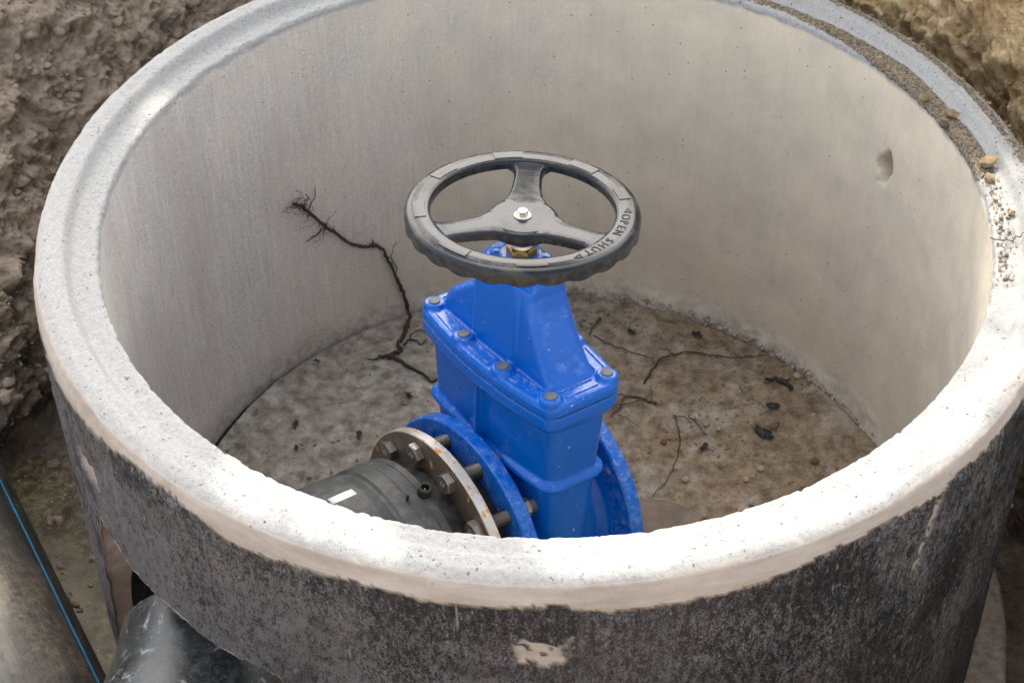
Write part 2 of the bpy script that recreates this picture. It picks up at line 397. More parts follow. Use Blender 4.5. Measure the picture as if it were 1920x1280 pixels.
def mat_wheel():
    m = NT('black_enamelled_iron')
    n1 = m.noise(13, 5, .65, None, .6); n2 = m.noise(80, 5, .7); n3 = m.noise(260, 3, .6)
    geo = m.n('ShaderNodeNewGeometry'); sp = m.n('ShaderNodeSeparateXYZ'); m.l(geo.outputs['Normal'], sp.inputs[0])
    base = m.mix(m.ramp(m.noise(5, 3, .5), [(.35, 0.0), (.65, 1.0)]), (.007, .010, .014), (.022, .027, .034))
    dust = m.math('MULTIPLY', m.ramp(n1, [(.52, 0.0), (.66, 1.0)]), m.ramp(sp.outputs[2], [(.2, .3), (.9, 1.0)]))
    c = m.mix(m.math('MULTIPLY', dust, .20), base, (.24, .21, .165))
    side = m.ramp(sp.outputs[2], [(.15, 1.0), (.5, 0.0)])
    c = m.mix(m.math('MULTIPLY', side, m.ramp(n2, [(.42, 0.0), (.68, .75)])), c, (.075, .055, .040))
    c = m.mix(m.ramp(m.noise(55, 5, .7), [(.70, 0.0), (.76, .8)]), c, (.20, .10, .05))
    rg = m.mix(m.math('ADD', m.math('MULTIPLY', dust, .35), m.math('MULTIPLY', n2, .15)), .20, .5)
    b = m.bump(n3, .0003, .4); b = m.bump(n2, .0004, .3, b); b = m.bump(m.noise(9, 1, .4), .012, .35, b)
    return m.out(c, rg, b, spec=.26)

def mat_steel(name='zinc_steel', base=((.28, .25, .22), (.48, .45, .42)), rust=.66, rough=(.32, .55), metal=.9, side_brown=False):
    m = NT(name)
    n1 = m.noise(30, 6, .7, None, .3); n2 = m.noise(150, 4, .65)
    c = m.mix(n1, *base)
    geo = m.n('ShaderNodeNewGeometry')
    r1 = m.ramp(m.noise(62, 5, .6, None, .3), [(rust, 0.0), (rust+.035, 1.0)])
    c = m.mix(r1, c, (.55, .22, .035)); r2 = m.ramp(m.noise(190, 3, .6), [(.68, 0.0), (.71, .9)])
    c = m.mix(r2, c, (.05, .03, .02))
    mt = m.math('SUBTRACT', metal, m.math('MULTIPLY', m.math('MAXIMUM', r1, r2), metal*.9))
    rg = m.mix(m.math('MAXIMUM', r1, m.ramp(n2, [(.35, 0.0), (.65, 1.0)])), rough[0], rough[1])
    b = m.bump(n2, .0006, .5)
    return m.out(c, rg, b, metal=mt)

def mat_pe(name='black_polyethylene', dusty=.5, gloss=.34, base=(.020, .023, .025)):
    m = NT(name)
    n1 = m.noise(9, 6, .68, None, .4); n2 = m.noise(75, 6, .75); n3 = m.noise(340, 3, .6)
    ln = m.noise(1, 4, .6, m.vec('Object', (6, 130, 130)))
    scuff_sheen = m.ramp(m.noise(17, 6, .75, None, .8), [(.54, 0.0), (.60, 1.0)])
    c = m.mix(m.ramp(n1, [(.35, 0.0), (.7, 1.0)]), base, tuple(x*2.1 for x in base))
    c = m.mix(m.math('MULTIPLY', m.ramp(n2, [(.46, 0.0), (.74, 1.0)]), dusty), c, (.17, .17, .155))
    c = m.mix(m.math('MULTIPLY', m.ramp(n1, [(.5, 0.0), (.68, 1.0)]), dusty*.7), c, (.10, .105, .10))
    c = m.mix(m.ramp(n3, [(.69, 0.0), (.73, dusty*1.3)]), c, (.42, .40, .36))
    c = m.mix(m.ramp(m.noise(48, 4, .6), [(.69, 0.0), (.74, dusty*1.2)]), c, (.38, .37, .34))
    if gloss < .2: c = m.mix(m.math('MULTIPLY', scuff_sheen, m.ramp(n2, [(.4, 0.0), (.6, .8)])), c, (.42, .43, .42))  # pale splashes and scuffs, doubling as a painted silvery sheen
    rg = m.mix(n2, gloss, gloss+.35)
    b = m.bump(n2, .0008, .5); b = m.bump(ln, .0006, .4, b)
    return m.out(c, rg, b, spec=.5)

def mat_dirty_pipe():
    m = NT('dirty_water_pipe')
    ln = m.noise(1, 6, .7, m.vec('Object', (10, 190, 190))); n1 = m.noise(5, 6, .7, None, .5); n2 = m.noise(85, 5, .7)
    c = m.mix(m.ramp(ln, [(.38, 0.0), (.68, 1.0)]), (.006, .006, .007), (.040, .037, .033))
    c = m.mix(m.math('MULTIPLY', m.ramp(n1, [(.46, 0.0), (.62, .9)]), m.ramp(n2, [(.38, .0), (.62, .8)])), c, (.15, .12, .08))
    c = m.mix(m.ramp(n2, [(.66, 0.0), (.73, .8)]), c, (.42, .36, .26))
    b = m.bump(ln, .0012, .6); b = m.bump(n2, .0015, .6, b)
    return m.out(c, m.mix(n2, .35, .8), b, spec=.5)

def mat_flat(name, colr, rough=.8, var=.3, scale=60, metal=0.0, bd=.0008):
    m = NT(name); n = m.noise(scale, 5, .7)
    c = m.mix(m.ramp(n, [(.3, 0.0), (.7, 1.0)]), tuple(x*(1-var) for x in colr), tuple(min(1, x*(1+var)) for x in colr))
    return m.out(c, rough, m.bump(n, bd, .7), metal=metal)

M_con, M_flo, M_soil, M_blue, M_wheel = mat_concrete(), mat_floor(), mat_soil(), mat_blue(), mat_wheel()
M_ring = mat_steel('galvanised_ring', ((.14, .12, .095), (.30, .265, .225)), .60, (.35, .6), .75)
M_edge = mat_steel('turned_edge', ((.42, .40, .37), (.66, .64, .60)), .58, (.30, .5), .7)
M_bolt = mat_steel('dark_steel_bolt', ((.16, .15, .145), (.40, .375, .35)), .74, (.28, .5), .85)
M_cap = mat_flat('waxed_screw_plug', (.10, .11, .115), .55, .5, 160)
M_silver = mat_flat('bright_zinc', (.72, .70, .66), .28, .08, 60, .95, .0002)
M_wash = mat_flat('cream_washer', (.55, .50, .42), .45, .1, 60, .5, .0002)
M_brass = mat_flat('brass', (.50, .33, .10), .3, .3, 90, .95, .0004)
M_pe = mat_pe(dusty=.35, base=(.010, .011, .012)); M_peg = mat_pe('glossy_polyethylene', .42, .15, (.010, .014, .016)); M_coup = mat_pe('coupler_polyethylene', .45, .36, (.016, .019, .020))
M_dirtp = mat_dirty_pipe()
M_stripe = mat_flat('blue_stripe', (.01, .27, .55), .45, .2, 80)
M_label = mat_flat('white_label', (.62, .64, .66), .5, .06, 40)
M_rubber = mat_flat('black_rubber', (.012, .012, .013), .6, .3, 90)
M_root = mat_flat('dark_root', (.040, .029, .021), .85, .5, 200)
M_rootb = mat_flat('brown_root', (.085, .056, .034), .85, .5, 200)
M_crumb = mat_flat('soil_crumbs', (.24, .18, .12), .95, .55, 40)
M_clod = mat_flat('yellow_clay_clod', (.23, .17, .10), .95, .35, 60, 0, .002)
M_peb = mat_flat('pebble', (.36, .29, .20), .85, .35, 50)
M_leafd = mat_flat('dead_leaf', (.018, .017, .016), .6, .5, 90)
M_leafb = mat_flat('brown_leaf', (.16, .075, .035), .7, .4, 90)
M_wood = mat_flat('grey_stone_slab', (.17, .135, .105), .9, .3, 24, 0, .003)
M_bark = mat_flat('bark', (.10, .08, .06), .95, .4, 20, 0, .01)
M_green = mat_flat('leaf_green', (.05, .085, .02), .6, .4, 9)
M_slab = mat_flat('base_concrete', (.26, .215, .17), .95, .45, 55, 0, .004)

# ------------------------------------------------------------------ ground: one sheet with the pit, banks and land beyond
def cyc(az, tab):
    a = [t[0] for t in tab]; b = [t[1] for t in tab]
    a = [a[-1]-360]+a+[a[0]+360]; b = [b[-1]]+b+[b[0]]
    return np.interp(az, a, b)
CL_Q = []
M_clodl = mat_flat('loose_soil', (.33, .265, .205), .95, .42, 70, 0, .004); M_clodr = mat_flat('loose_clay', (.50, .385, .23), .95, .4, 70, 0, .004)
def build_ground():
    dense = np.concatenate([np.arange(-58, 78, .20), np.arange(118, 222, .17)])
    coarse = np.concatenate([np.arange(78, 118, 1.0), np.arange(222, 302, 1.5)])
    az = np.sort(np.concatenate([dense, coarse])); n = len(az)
    rf = cyc(az, [(-30, .98), (0, .86), (20, .765), (35, .75), (60, .77), (90, .85), (130, .83), (155, .90), (180, 1.02), (205, 1.12), (230, 1.15), (270, 1.05), (310, 1.0)])
    rt = cyc(az, [(-30, 1.35), (0, 1.08), (20, .94), (35, .92), (60, 1.0), (90, 1.25), (130, 1.30), (155, 1.42), (180, 1.6), (205, 1.8), (230, 1.7), (270, 1.5), (310, 1.4)])
    zt = cyc(az, [(-30, .05), (0, .25), (20, .50), (35, .60), (60, .50), (90, .25), (130, .02), (155, -.02), (180, -.08), (205, -.1), (230, -.1), (270, -.05), (310, 0)])
    zf = cyc(az, [(-30, -.86), (0, -.84), (35, -.80), (90, -.78), (130, -.74), (155, -.760), (165, -.772), (195, -.776), (225, -.776), (250, -.77), (310, -.84)])
    t1 = np.linspace(0, 1, 70); t2 = np.linspace(0, 1, 300)[1:]; t3 = np.linspace(0, 1, 60)[1:]
    rows = []
    for t in t1: rows.append((.45+(rf-.45)*t, zf, 0*az+0))
    for t in t2:
        s = t; rows.append((rf+(rt-rf)*s, zf+(zt-zf)*(s*.85+.15*s*s*(3-2*s)), 0*az+s))
    for t in t3:
        rr = rt+(70-rt)*t**4.5; rows.append((rr, zt+.35*(1-np.exp(-(rr-rt)/1.5)), 0*az+1))
    r = np.array([q[0] for q in rows]); z = np.array([q[1] for q in rows]); bk = np.array([q[2] for q in rows])
    A = np.radians(az)[None, :]
    P = np.stack([r*np.cos(A), r*np.sin(A), z], -1)
    # displacement: lumps, clods, crumbs
    N = np.stack([-np.cos(A)*np.ones_like(r), -np.sin(A)*np.ones_like(r), .75*np.ones_like(r)], -1); N /= np.linalg.norm(N, axis=-1)[..., None]
    flat = smooth(.0, .10, bk)
    N = N*flat[..., None]+np.array([0, 0, 1.])*(1-flat[..., None])
    L1 = fbm(P, 3.2, 3, 1); L2 = fbm(P+.05*L1[..., None], 9, 5, 5, .55); rid = 1-np.abs(fbm(P, 6.5, 4, 9))*2.2
    d1, d2, cid = worley(P+.015*L2[..., None], 13, 3); cl = smooth(0, .35, d2-d1)*(.4+cid)
    e1, e2, eid = worley(P, 36, 8); cl2 = smooth(0, .4, e2-e1)*eid
    left = smooth(100, 125, az)[None, :]*smooth(305, 230, az)[None, :]
    amp = .25+.75*flat
    L3 = fbm(P+.02*L2[..., None], 30, 5, 15, .62); rid2 = 1-np.abs(fbm(P+.03*L1[..., None], 15, 4, 19))*2.5
    L4 = fbm(P+.01*L3[..., None], 75, 3, 35, .65); rid3 = 1-np.abs(fbm(P+.02*L2[..., None], 42, 3, 29))*2.6
    spar = smooth(.62, .80, cid)*smooth(0, .25, d2-d1)*smooth(.62, .25, d1); spar2 = smooth(.7, .85, eid)*smooth(.6, .25, e1)
    D = amp*(.055*L1+.052*L2+.020*rid+.027*L3+.014*rid2+.008*L4+.007*rid3)+left*amp*(.034*spar*(1+.8*L3)+.012*spar2)+(1-left)*amp*(.012*spar+.004*spar2-.014*smooth(.0, .6, L2))
    # muddy pool area kept low and flat
    pool = smooth(1.02, .88, r)*smooth(156, 166, az)[None, :]*smooth(236, 228, az)[None, :]
    D = D*(1-.55*pool)-.007*pool
    hgt = (z-zf)
    D = D*smooth(40, 3, r)
    P2 = P+N*D[..., None]
    # keep soil out of the chamber wall
    rad = np.hypot(P2[..., 0], P2[..., 1]); lim = np.where(P2[..., 2] > -.77, .700, 0); k = np.where(rad < lim, lim/np.maximum(rad, 1e-6), 1)
    P2[..., 0] *= k; P2[..., 1] *= k
    # loose clods and crumbs lying on the banks
    rg_ = np.random.default_rng(77); G = P2; du = np.gradient(G, axis=0); dv = np.gradient(G, axis=1); NN = np.cross(dv, du); NN /= np.linalg.norm(NN, axis=-1)[..., None]+1e-12
    NN *= np.sign(NN[..., 2:3]+1e-6)
    for nm, a0, a1, cnt, mt in (('soil_clods', 120, 235, 6500, M_clodl), ('clay_crumbs', -30, 76, 3200, M_clodr)):
        cols = np.where((az > a0) & (az < a1))[0]; pp = []; ss = []
        for q in range(cnt):
            i = int(rg_.integers(82, 366) if nm == 'clay_crumbs' or rg_.random() < .93 else rg_.integers(40, 82)); j = int(cols[rg_.integers(len(cols))])
            sz = min(.0019*(1+rg_.pareto(1.9)), .013 if nm == 'soil_clods' else .009); c_ = G[i, j]
            if math.hypot(c_[0], c_[1]) < .72 or (c_[2] < -.62 and rg_.random() < .7): continue
            pp.append(tuple(c_+NN[i, j]*sz*.25)); ss.append(sz)
        CL_Q.append((nm, pp, ss, M_soil))
    wet = smooth(.26, .04, hgt+.14*L2)*np.ones_like(r); wet = np.clip(wet+pool, 0, 1)
    wet = np.maximum(wet, .9*smooth(20, 0, az)[None, :]*smooth(-70, -50, az)[None, :]*smooth(.75, .3, hgt))  # deep shade on the right of the pit painted in as darker soil
    clay = smooth(85, 60, az)[None, :]*smooth(-25, 0, az)[None, :]*np.ones_like(r)
    # drop the degenerate centre; add a centre cap by starting at r=.45 (hidden below the base slab)
    F = grid_faces(P2.shape[0], n, wrap=True)
    c0 = P2.shape[0]*n
    V = np.concatenate([P2.reshape(-1, 3), [[0, 0, -.8]]])
    wet = np.append(wet.ravel(), 1); clay = np.append(clay.ravel(), 0)
    T = np.stack([np.arange(n), np.full(n, c0), np.full(n, c0), (np.arange(n)+1) % n], 1)
    me = mesh_np('ground', V, F, attrs=dict(wet=wet, clay=clay))
    o = link('ground', me, M_soil); return tag(o, kind='structure')
build_ground()

# muddy water standing in the pit
def build_water():
    n = 96; m = 40; az = np.radians(np.linspace(150, 240, n)); V = []
    rr = np.linspace(.66, 1.12, m)
    A, Q = np.meshgrid(az, rr)
    z = -.7685+.0006*fbm(np.stack([Q*np.cos(A), Q*np.sin(A), 0*A], -1), 14, 3, 4)
    P = np.stack([Q*np.cos(A), Q*np.sin(A), z], -1)
    me = mesh_np('water', P.reshape(-1, 3), grid_faces(m, n))
    mt = NT('muddy_water'); nn = mt.noise(55, 7, .78, None, .2); n2 = mt.noise(110, 3, .6)
    c = mt.mix(mt.ramp(nn, [(.4, 0.0), (.65, 1.0)]), (.050, .042, .024), (.17, .143, .086))
    c = mt.mix(mt.ramp(mt.noise(14, 6, .75), [(.5, 0.0), (.62, .85)]), c, (.03, .025, .016))
    c = mt.mix(mt.ramp(mt.noise(150, 3, .6), [(.66, 0.0), (.70, .8)]), c, (.36, .33, .26))
    b = mt.bump(mt.noise(20, 3, .5, None, .5), .0016, .5); b = mt.bump(mt.ramp(n2, [(.66, 0.0), (.72, 1.0)]), .0022, .6, b)
    mt.out(c, mt.mix(mt.ramp(nn, [(.4, 0.0), (.7, 1.0)]), .16, .45), b, spec=.10)
    o = link('water', me, mt.m); return tag(o, kind='structure')
build_water()

# ------------------------------------------------------------------ the concrete chamber ring
chamber = empty('concrete_chamber', (0, 0, -.78))
tag(chamber, 'round concrete manhole ring with pale rim and black coated outside, enclosing the blue valve', 'manhole ring')
ZC = .78   # children are given in world coordinates, shifted by the parent's height
COAT = [(-150.4, -.031), (-142, -.020), (-139.1, -.013), (-132.9, -.005), (-126.8, -.013), (-121.2, -.027), (-113, -.021), (-106.9, -.015), (-99.8, -.022), (-94.4, -.023), (-88.7, -.015),
        (-84.4, -.031), (-79.3, -.028), (-70.7, -.027), (-65, -.020), (-63.3, -.014), (-53.3, -.012), (-47.9, -.022), (-47, -.012), (-40.2, -.013), (-34.1, -.012), (-10, -.03)]
HOLE = [(-152, -.56), (-150.5, -.42), (-148, -.28), (-146, -.214), (-143, -.226), (-139.5, -.240), (-130, -.246), (-124, -.252), (-119, -.240), (-115, -.262), (-111, -.32), (-108, -.42), (-107, -.52), (-110, -.6), (-122, -.64), (-140, -.64)]
def in_poly(x, y, poly):
    c = np.zeros(x.shape, bool); n = len(poly)
    for i in range(n):
        x1, y1 = poly[i]; x2, y2 = poly[(i+1) % n]
        if y1 == y2: continue
        k = (y1 > y) != (y2 > y)
        c ^= k & (x < (x2-x1)*(y-y1)/(y2-y1)+x1)
    return c
def build_ring():
    n = 1320; az = np.linspace(-180, 180, n, endpoint=False)
    prof = []   # r, z, zone: 0 outer, 1 band/bevel, 2 rim, 3 inner
    for z in np.concatenate([np.linspace(-.78, -.66, 6), np.linspace(-.65, -.36, 40), np.linspace(-.357, -.02, 118)]): prof.append((.686, z, 0))
    for r, z in [(.6858, -.016), (.6852, -.0125), (.6843, -.0085), (.683, -.004), (.6812, .001), (.6795, .0055), (.6765, .0095), (.6718, .0125), (.667, .0148)]: prof.append((r, z, 1))
    for r in np.linspace(.6632, .6455, 8): prof.append((r, .0155, 2))
    for r, z in [(.643, .0145), (.6412, .0128), (.6392, .0100), (.6372, .0068), (.6350, .0034), (.6325, .0012), (.629, .0002)]: prof.append((r, z, 2))
    for r in np.linspace(.6255, .6045, 10): prof.append((r, -.0003, 2))
    for r, z in [(.6025, -.0008), (.6008, -.002), (.5998, -.0042), (.5992, -.0075)]: prof.append((r, z, 2))
    for z in np.linspace(-.011, -.70, 205): prof.append((.5992, z, 3))
    prof = np.array(prof); m = len(prof)
    A = np.radians(az)[None, :]; r = np.repeat(prof[:, 0:1], n, 1); z = np.repeat(prof[:, 1:2], n, 1); zn = prof[:, 2][:, None]
    A2 = np.broadcast_to(A, r.shape); azg = np.broadcast_to(az[None, :], r.shape)
    U = A2*.65
    P = np.stack([r*np.cos(A2), r*np.sin(A2), z], -1)
    edge = np.interp(azg, [c[0] for c in COAT], [c[1] for c in COAT])
    q = np.stack([U, z*0, z*0], -1)
    edge = edge+.003*fbm(q, 30, 3, 3)+.0035*fbm(np.stack([U, z*.4, z*0], -1), 160, 2, 6)
    coat = ((zn <= 1)*smooth(edge+.0012, edge-.0012, z)).astype(float)
    # bare patch where the coat is missing, and scuffs
    pn = fbm(P, 55, 3, 21)
    def patch(a0, a1, z0, z1):
        e = .35
        return smooth(a0-e, a0+e, azg+1.3*pn)*smooth(a1+e, a1-e, azg+1.3*pn)*smooth(z0-.003, z0+.003, z+.020*pn)*smooth(z1+.003, z1-.003, z+.020*pn)
    bare = patch(-92.4, -87.8, -.114, -.076)
    bare = np.clip(bare*smooth(.62, .46, fbm(P, 120, 2, 31)), 0, 1)
    sc1 = smooth(1.0, .2, np.abs(azg+48.6-16*(z+.06))/.75)*smooth(-.155, -.13, z)*smooth(-.015, -.03, z)*smooth(-.15, .25, fbm(np.stack([U*2, z, z*0], -1), 120, 3, 51))
    sc2 = patch(-148.5, -144.5, -.150, -.105)
    coat = coat*(1-np.clip(bare+.8*sc1+sc2, 0, 1))*(zn <= 1)
    # displacement along the radial / vertical direction
    f1 = fbm(P, 120, 3, 11); f2 = fbm(P, 14, 3, 12); f3 = fbm(P, 320, 2, 13)
    outer = (zn == 0); rim = (zn == 2) | (zn == 1); inner = (zn == 3)
    stroke = fbm(np.stack([U, z*.42, z*0], -1), 95, 3, 15, .55)
    dr = np.where(outer, coat*(.0012+.0032*stroke)+.0006*f2+.0004*f1, 0.0)
    # rounded vertical bumps low on the coated face
    lobes = smooth(-.128, -.14, z)*smooth(-.30, -.2, z)*smooth(-94, -92, azg)*smooth(-66, -78, azg)
    dr = dr+np.where(outer, lobes*.0022*np.abs(np.sin(A2*150+2*fbm(P, 8, 2, 71)))*(.5+.5*f2+.5), 0)
    dz = np.where(rim, .0006*f2+.0011*f1+.0009*f3, 0.0)
    dr = dr+np.where(rim, .0006*f1+.0008*f2, 0.0)
    # rough chipped inner lip and outer lip
    lip = np.exp(-((prof[:, 0]-.6010)/.0042)**2)[:, None]*(zn == 2)+np.exp(-(prof[:, 1]/.012)**2)[:, None]*inner
    chip = np.clip(fbm(P*np.array([1, 1, .3]), 85, 4, 17, .65)+.02, 0, 1)
    dr = dr+lip*(.0042*chip+.0013*f1); dz = dz-lip*(.0034*chip)*(zn == 2)
    lipo = np.exp(-((prof[:, 0]-.6825)/.004)**2)[:, None]*(zn == 1)
    chip2 = np.clip(fbm(P*np.array([1, 1, .3]), 30, 4, 18, .6)-.02, 0, 1)
    dr = dr-lipo*(.004*chip2); dz = dz-lipo*.003*chip2
    # inner wall: long soft waves, crusted foot
    low = smooth(-.600, -.672, z+.022*fbm(P, 16, 4, 22))*inner
    wave = .0022*fbm(P*np.array([1, 1, .8]), 3.6, 2, 23)+.0005*f2+.00035*f1
    lw = inner*smooth(.52, .62, np.linalg.norm(P-np.array([-.50, .30, -.36]), axis=-1)/.45)
    dr = dr+np.where(inner, wave, 0)-low*(.002+.0075*smooth(120, 60, azg))*(np.clip(.55+.9*fbm(P, 38, 4, 24, .6), 0, 2))
    fil = smooth(-.630, -.69, z)*inner*smooth(-40, 20, azg)*smooth(150, 100, azg)
    dr = dr-fil*.010*(1+.6*fbm(P, 30, 3, 26))
    # spalled hole in the wall, upper right
    a0, z0 = 29.75, -.1615
    u = (azg-a0)*math.pi/180*.6; v = z-z0; ang = R(8); uu = u*math.cos(ang)+v*math.sin(ang); vv = -u*math.sin(ang)+v*math.cos(ang)
    d0 = np.sqrt((uu/.0180)**2+(vv/.0325)**2); dd = d0+.55*fbm(P, 62, 3, 33)*smooth(.15, .7, d0)
    dent = smooth(1.05, .35, dd)*inner; halo = smooth(1.9, 1.0, dd)*inner*(1-dent)
    dr = dr+dent*(.030+.010*fbm(P, 90, 3, 34)*smooth(.1, .6, d0))+halo*.0012
    cut = np.clip(dent*.75, 0, 1)+np.where(outer, sc2*.7, 0)
    dr = dr-np.where(outer, sc2*.006, 0)
    r2 = r+dr; z2 = z+dz
    # soil caught on the rim (colour mask and relief)
    t = smooth(70, 52, azg)*smooth(3, 9, azg)
    wob = .010*fbm(P, 9, 3, 41)
    c1 = .6155-.006*smooth(45, 15, azg)+wob*.5; w1 = .006+.011*smooth(62, 25, azg)
    s1 = smooth(1.25, .75, np.abs(r-c1)/w1)*t
    c2 = .6645+wob*.2; w2 = .004+.006*smooth(60, 30, azg)
    s2 = smooth(1.3, .7, np.abs(r-c2)/w2)*smooth(62, 48, azg)*smooth(8, 16, azg)
    t3 = smooth(8, 3, azg)*smooth(-22, -8, azg)*smooth(.028, .010, np.abs(r-.612))*.38
    t4 = smooth(85, 66, azg)*smooth(50, 62, azg)*smooth(.045, .015, np.abs(r-.62))*.42
    dirt = np.clip(np.maximum.reduce([s1, s2*.85, t3, t4]), 0, 1)*(zn == 2)
    z2 = z2+dirt*(.0018+.0035*np.clip(fbm(P, 90, 4, 44, .65)+.1, 0, 1))*(dirt > .5)
    P2 = np.stack([r2*np.cos(A2), r2*np.sin(A2), z2+ZC], -1)
    rimw = np.where(zn == 2, 1.0, 0)*np.ones_like(r)+np.where(zn == 1, smooth(.0065, .0095, z+.0022*f1+.0022*f2), 0)
    rimw = np.where(inner, smooth(-.016, -.008, z+.006*fbm(P, 40, 3, 47)), rimw)
    band = ((zn <= 1)*(1-rimw)).astype(float)*np.ones_like(r)
    # opening for the pipe
    hp = [(a+.0, zz) for a, zz in HOLE]
    sel = in_poly(azg, z, hp) & ((zn == 0) | (zn == 3))
    sq = sel[:-1] & sel[1:] & np.roll(sel, -1, 1)[:-1] & np.roll(sel, -1, 1)[1:]
    F = grid_faces(m, n, wrap=True, keep=~sq)
    worn = np.clip(smooth(-78, -108, azg)*smooth(-.02, -.10, z)*(.75+.8*fbm(P, 7, 3, 91)), 0, 1)
    arc = np.zeros(m); arc[1:] = np.cumsum(np.hypot(np.diff(prof[:, 0]), np.diff(prof[:, 1])))
    uv = np.stack([U.ravel(), np.repeat(arc[:, None], n, 1).ravel()], 1)
    me = mesh_np('ring_wall', P2.reshape(-1, 3), F[:, ::-1], uv, dict(rim=rimw, coat=coat, dirt=dirt, cut=cut, low=low, band=band*(1-coat), worn=worn))
    link('ring_wall', me, M_con, chamber)
    # broken faces of the opening through the wall
    hp = np.array(HOLE+[HOLE[0]]); seg = np.hypot(np.diff(hp[:, 0])*.011, np.diff(hp[:, 1])); s = np.concatenate([[0], np.cumsum(seg)])
    ss = np.linspace(0, s[-1], 260); a = np.interp(ss, s, hp[:, 0]); zz = np.interp(ss, s, hp[:, 1])
    rr = np.linspace(.5975, .6868, 22); RR, AA = np.meshgrid(rr, np.radians(a), indexing='ij'); ZZ = np.broadcast_to(zz, RR.shape)
    Q = np.stack([RR*np.cos(AA), RR*np.sin(AA), ZZ], -1)
    cen = np.array([math.cos(R(-131))*.64, math.sin(R(-131))*.64, -.43]); dv = Q-cen; dv /= np.linalg.norm(dv, axis=-1)[..., None]
    taper = np.sin(np.clip((RR-.5975)/(.6868-.5975), 0, 1)*math.pi)
    Q = Q+dv*(.006*fbm(Q, 30, 4, 61)*taper+.0025)[..., None]; Q[..., 2] += ZC
    one = np.ones(Q.shape[:2]); zero = 0*one
    uv = np.stack([AA.ravel()*.65, RR.ravel()], 1)
    me = mesh_np('hole_edge', Q.reshape(-1, 3), grid_faces(len(rr), len(a)), uv, dict(rim=zero, coat=zero, dirt=zero, cut=one, low=zero, band=zero))
    link('hole_edge', me, M_con, chamber)
build_ring()

def build_floor():
    n, m = 760, 200; az = np.linspace(0, 2*math.pi, n, endpoint=False); rr = .606*np.linspace(0.002, 1, m)**.8
    RR, AA = np.meshgrid(rr, az, indexing='ij'); P = np.stack([RR*np.cos(AA), RR*np.sin(AA), 0*RR], -1)
    d1, d2, cid = worley(P, 55, 5)
    ad = np.degrees(AA) % 360
    z = -.672+.0035*fbm(P, 9, 4, 2)+.0018*fbm(P, 60, 4, 3, .65)+.0025*np.clip(fbm(P, 150, 3, 7), 0, 1)*smooth(-.2, .3, P[..., 0]+.1)
    # soil banked against the right side, dark open joint on the left and back
    z += .010*smooth(.48, .6, RR)*smooth(50, 20, ad)*1.0+.004*smooth(.3, .7, np.clip(1-d1, 0, 1))*smooth(.1, .4, P[..., 0])*cid
    gap = smooth(.5855, .5885, RR+.0025*fbm(P, 25, 3, 8))*np.maximum(smooth(60, 75, ad)*smooth(190, 170, ad), 1.0*smooth(15, 40, ad)*smooth(75, 66, ad))
    z -= .014*gap
    P[..., 2] = z+ZC
    me = mesh_np('floor_slab', P.reshape(-1, 3), grid_faces(m, n, wrap=True), None, dict(gap=gap))
    link('floor_slab', me, M_flo, chamber)
build_floor()
def build_base():
    n = 360; az = np.linspace(0, 2*math.pi, n, endpoint=False)
    prof = [(.60, -.90), (.742, -.90), (.750, -.89), (.753, -.80), (.750, -.783), (.742, -.7775), (.72, -.7765), (.70, -.776), (.684, -.7755), (.60, -.776)]
    P = np.array([[(r*math.cos(a), r*math.sin(a), z) for a in az] for r, z in prof])
    P += (fbm(P, 14, 4, 81)*.005)[..., None]*np.array([.7, .7, .3]); P[..., 2] += ZC
    me = mesh_np('base_slab', P.reshape(-1, 3), grid_faces(len(prof), n, wrap=True)[:, ::-1]); link('base_slab', me, M_slab, chamber)
build_base()

# ------------------------------------------------------------------ gate valve (local frame: x along the pipe, z up the stem)
VO = Vector((-.0460, -.1344, -.4664))
VM = Matrix(((-.79372, .60739, .03312), (-.59993, -.79064, .12245), (.10056, .07732, .99192))).to_4x4(); VM.translation = VO
valve = empty('gate_valve'); valve.matrix_world = VM
tag(valve, 'blue cast iron gate valve with black handwheel standing inside the concrete ring', 'valve')

# body
bm = bmesh.new()
def RR_(hx, hy, rad, b=0.0): return rring(hx, hy, rad, 8, b)
loft(bm, [(RR_(.026, .10, .024), -.150), (RR_(.036, .125, .034, .003), -.120), (RR_(.040, .135, .036, .005), -.06), (RR_(.041, .138, .030, .007), .03),
          (RR_(.042, .140, .024, .009), .10), (RR_(.043, .141, .020, .011), .152), (RR_(.045, .1425, .018, .013), .20), (RR_(.0475, .1455, .016, .015), .262), (RR_(.050, .149, .016, .016), .268)])
# bead round the body and lower joint flange
loft(bm, [(RR_(.0445, .142, .020, .011), .1445), (RR_(.0515, .149, .024, .011), .1490), (RR_(.0530, .1505, .025, .011), .1530), (RR_(.0515, .149, .024, .011), .1570), (RR_(.045, .143, .020, .011), .1625)])
loft(bm, [(RR_(.054, .150, .018, .017), .258), (RR_(.0600, .154, .020, .017), .2675), (RR_(.0615, .1555, .021, .017), .2700), (RR_(.0615, .1555, .021, .017), .2850), (RR_(.0605, .1545, .020, .017), .2868)])
# vertical ribs on the flat faces
box(bm, -.0700, .0700, -.0060, .0000, .145, .262)
# water-way necks flaring into the flanges
solid_lathe(bm, [(.1385, -.086), (.124, -.080), (.117, -.068), (.1155, -.040), (.118, 0), (.1155, .040), (.117, .056), (.124, .068), (.1385, .073)], 'x', 96)
# gussets from the flange to the body
box(bm, -.078, .066, -.0045, .0045, .10, .136)
body = bm_obj('body', bm, M_blue, valve); remesh(body, .0020, 2)

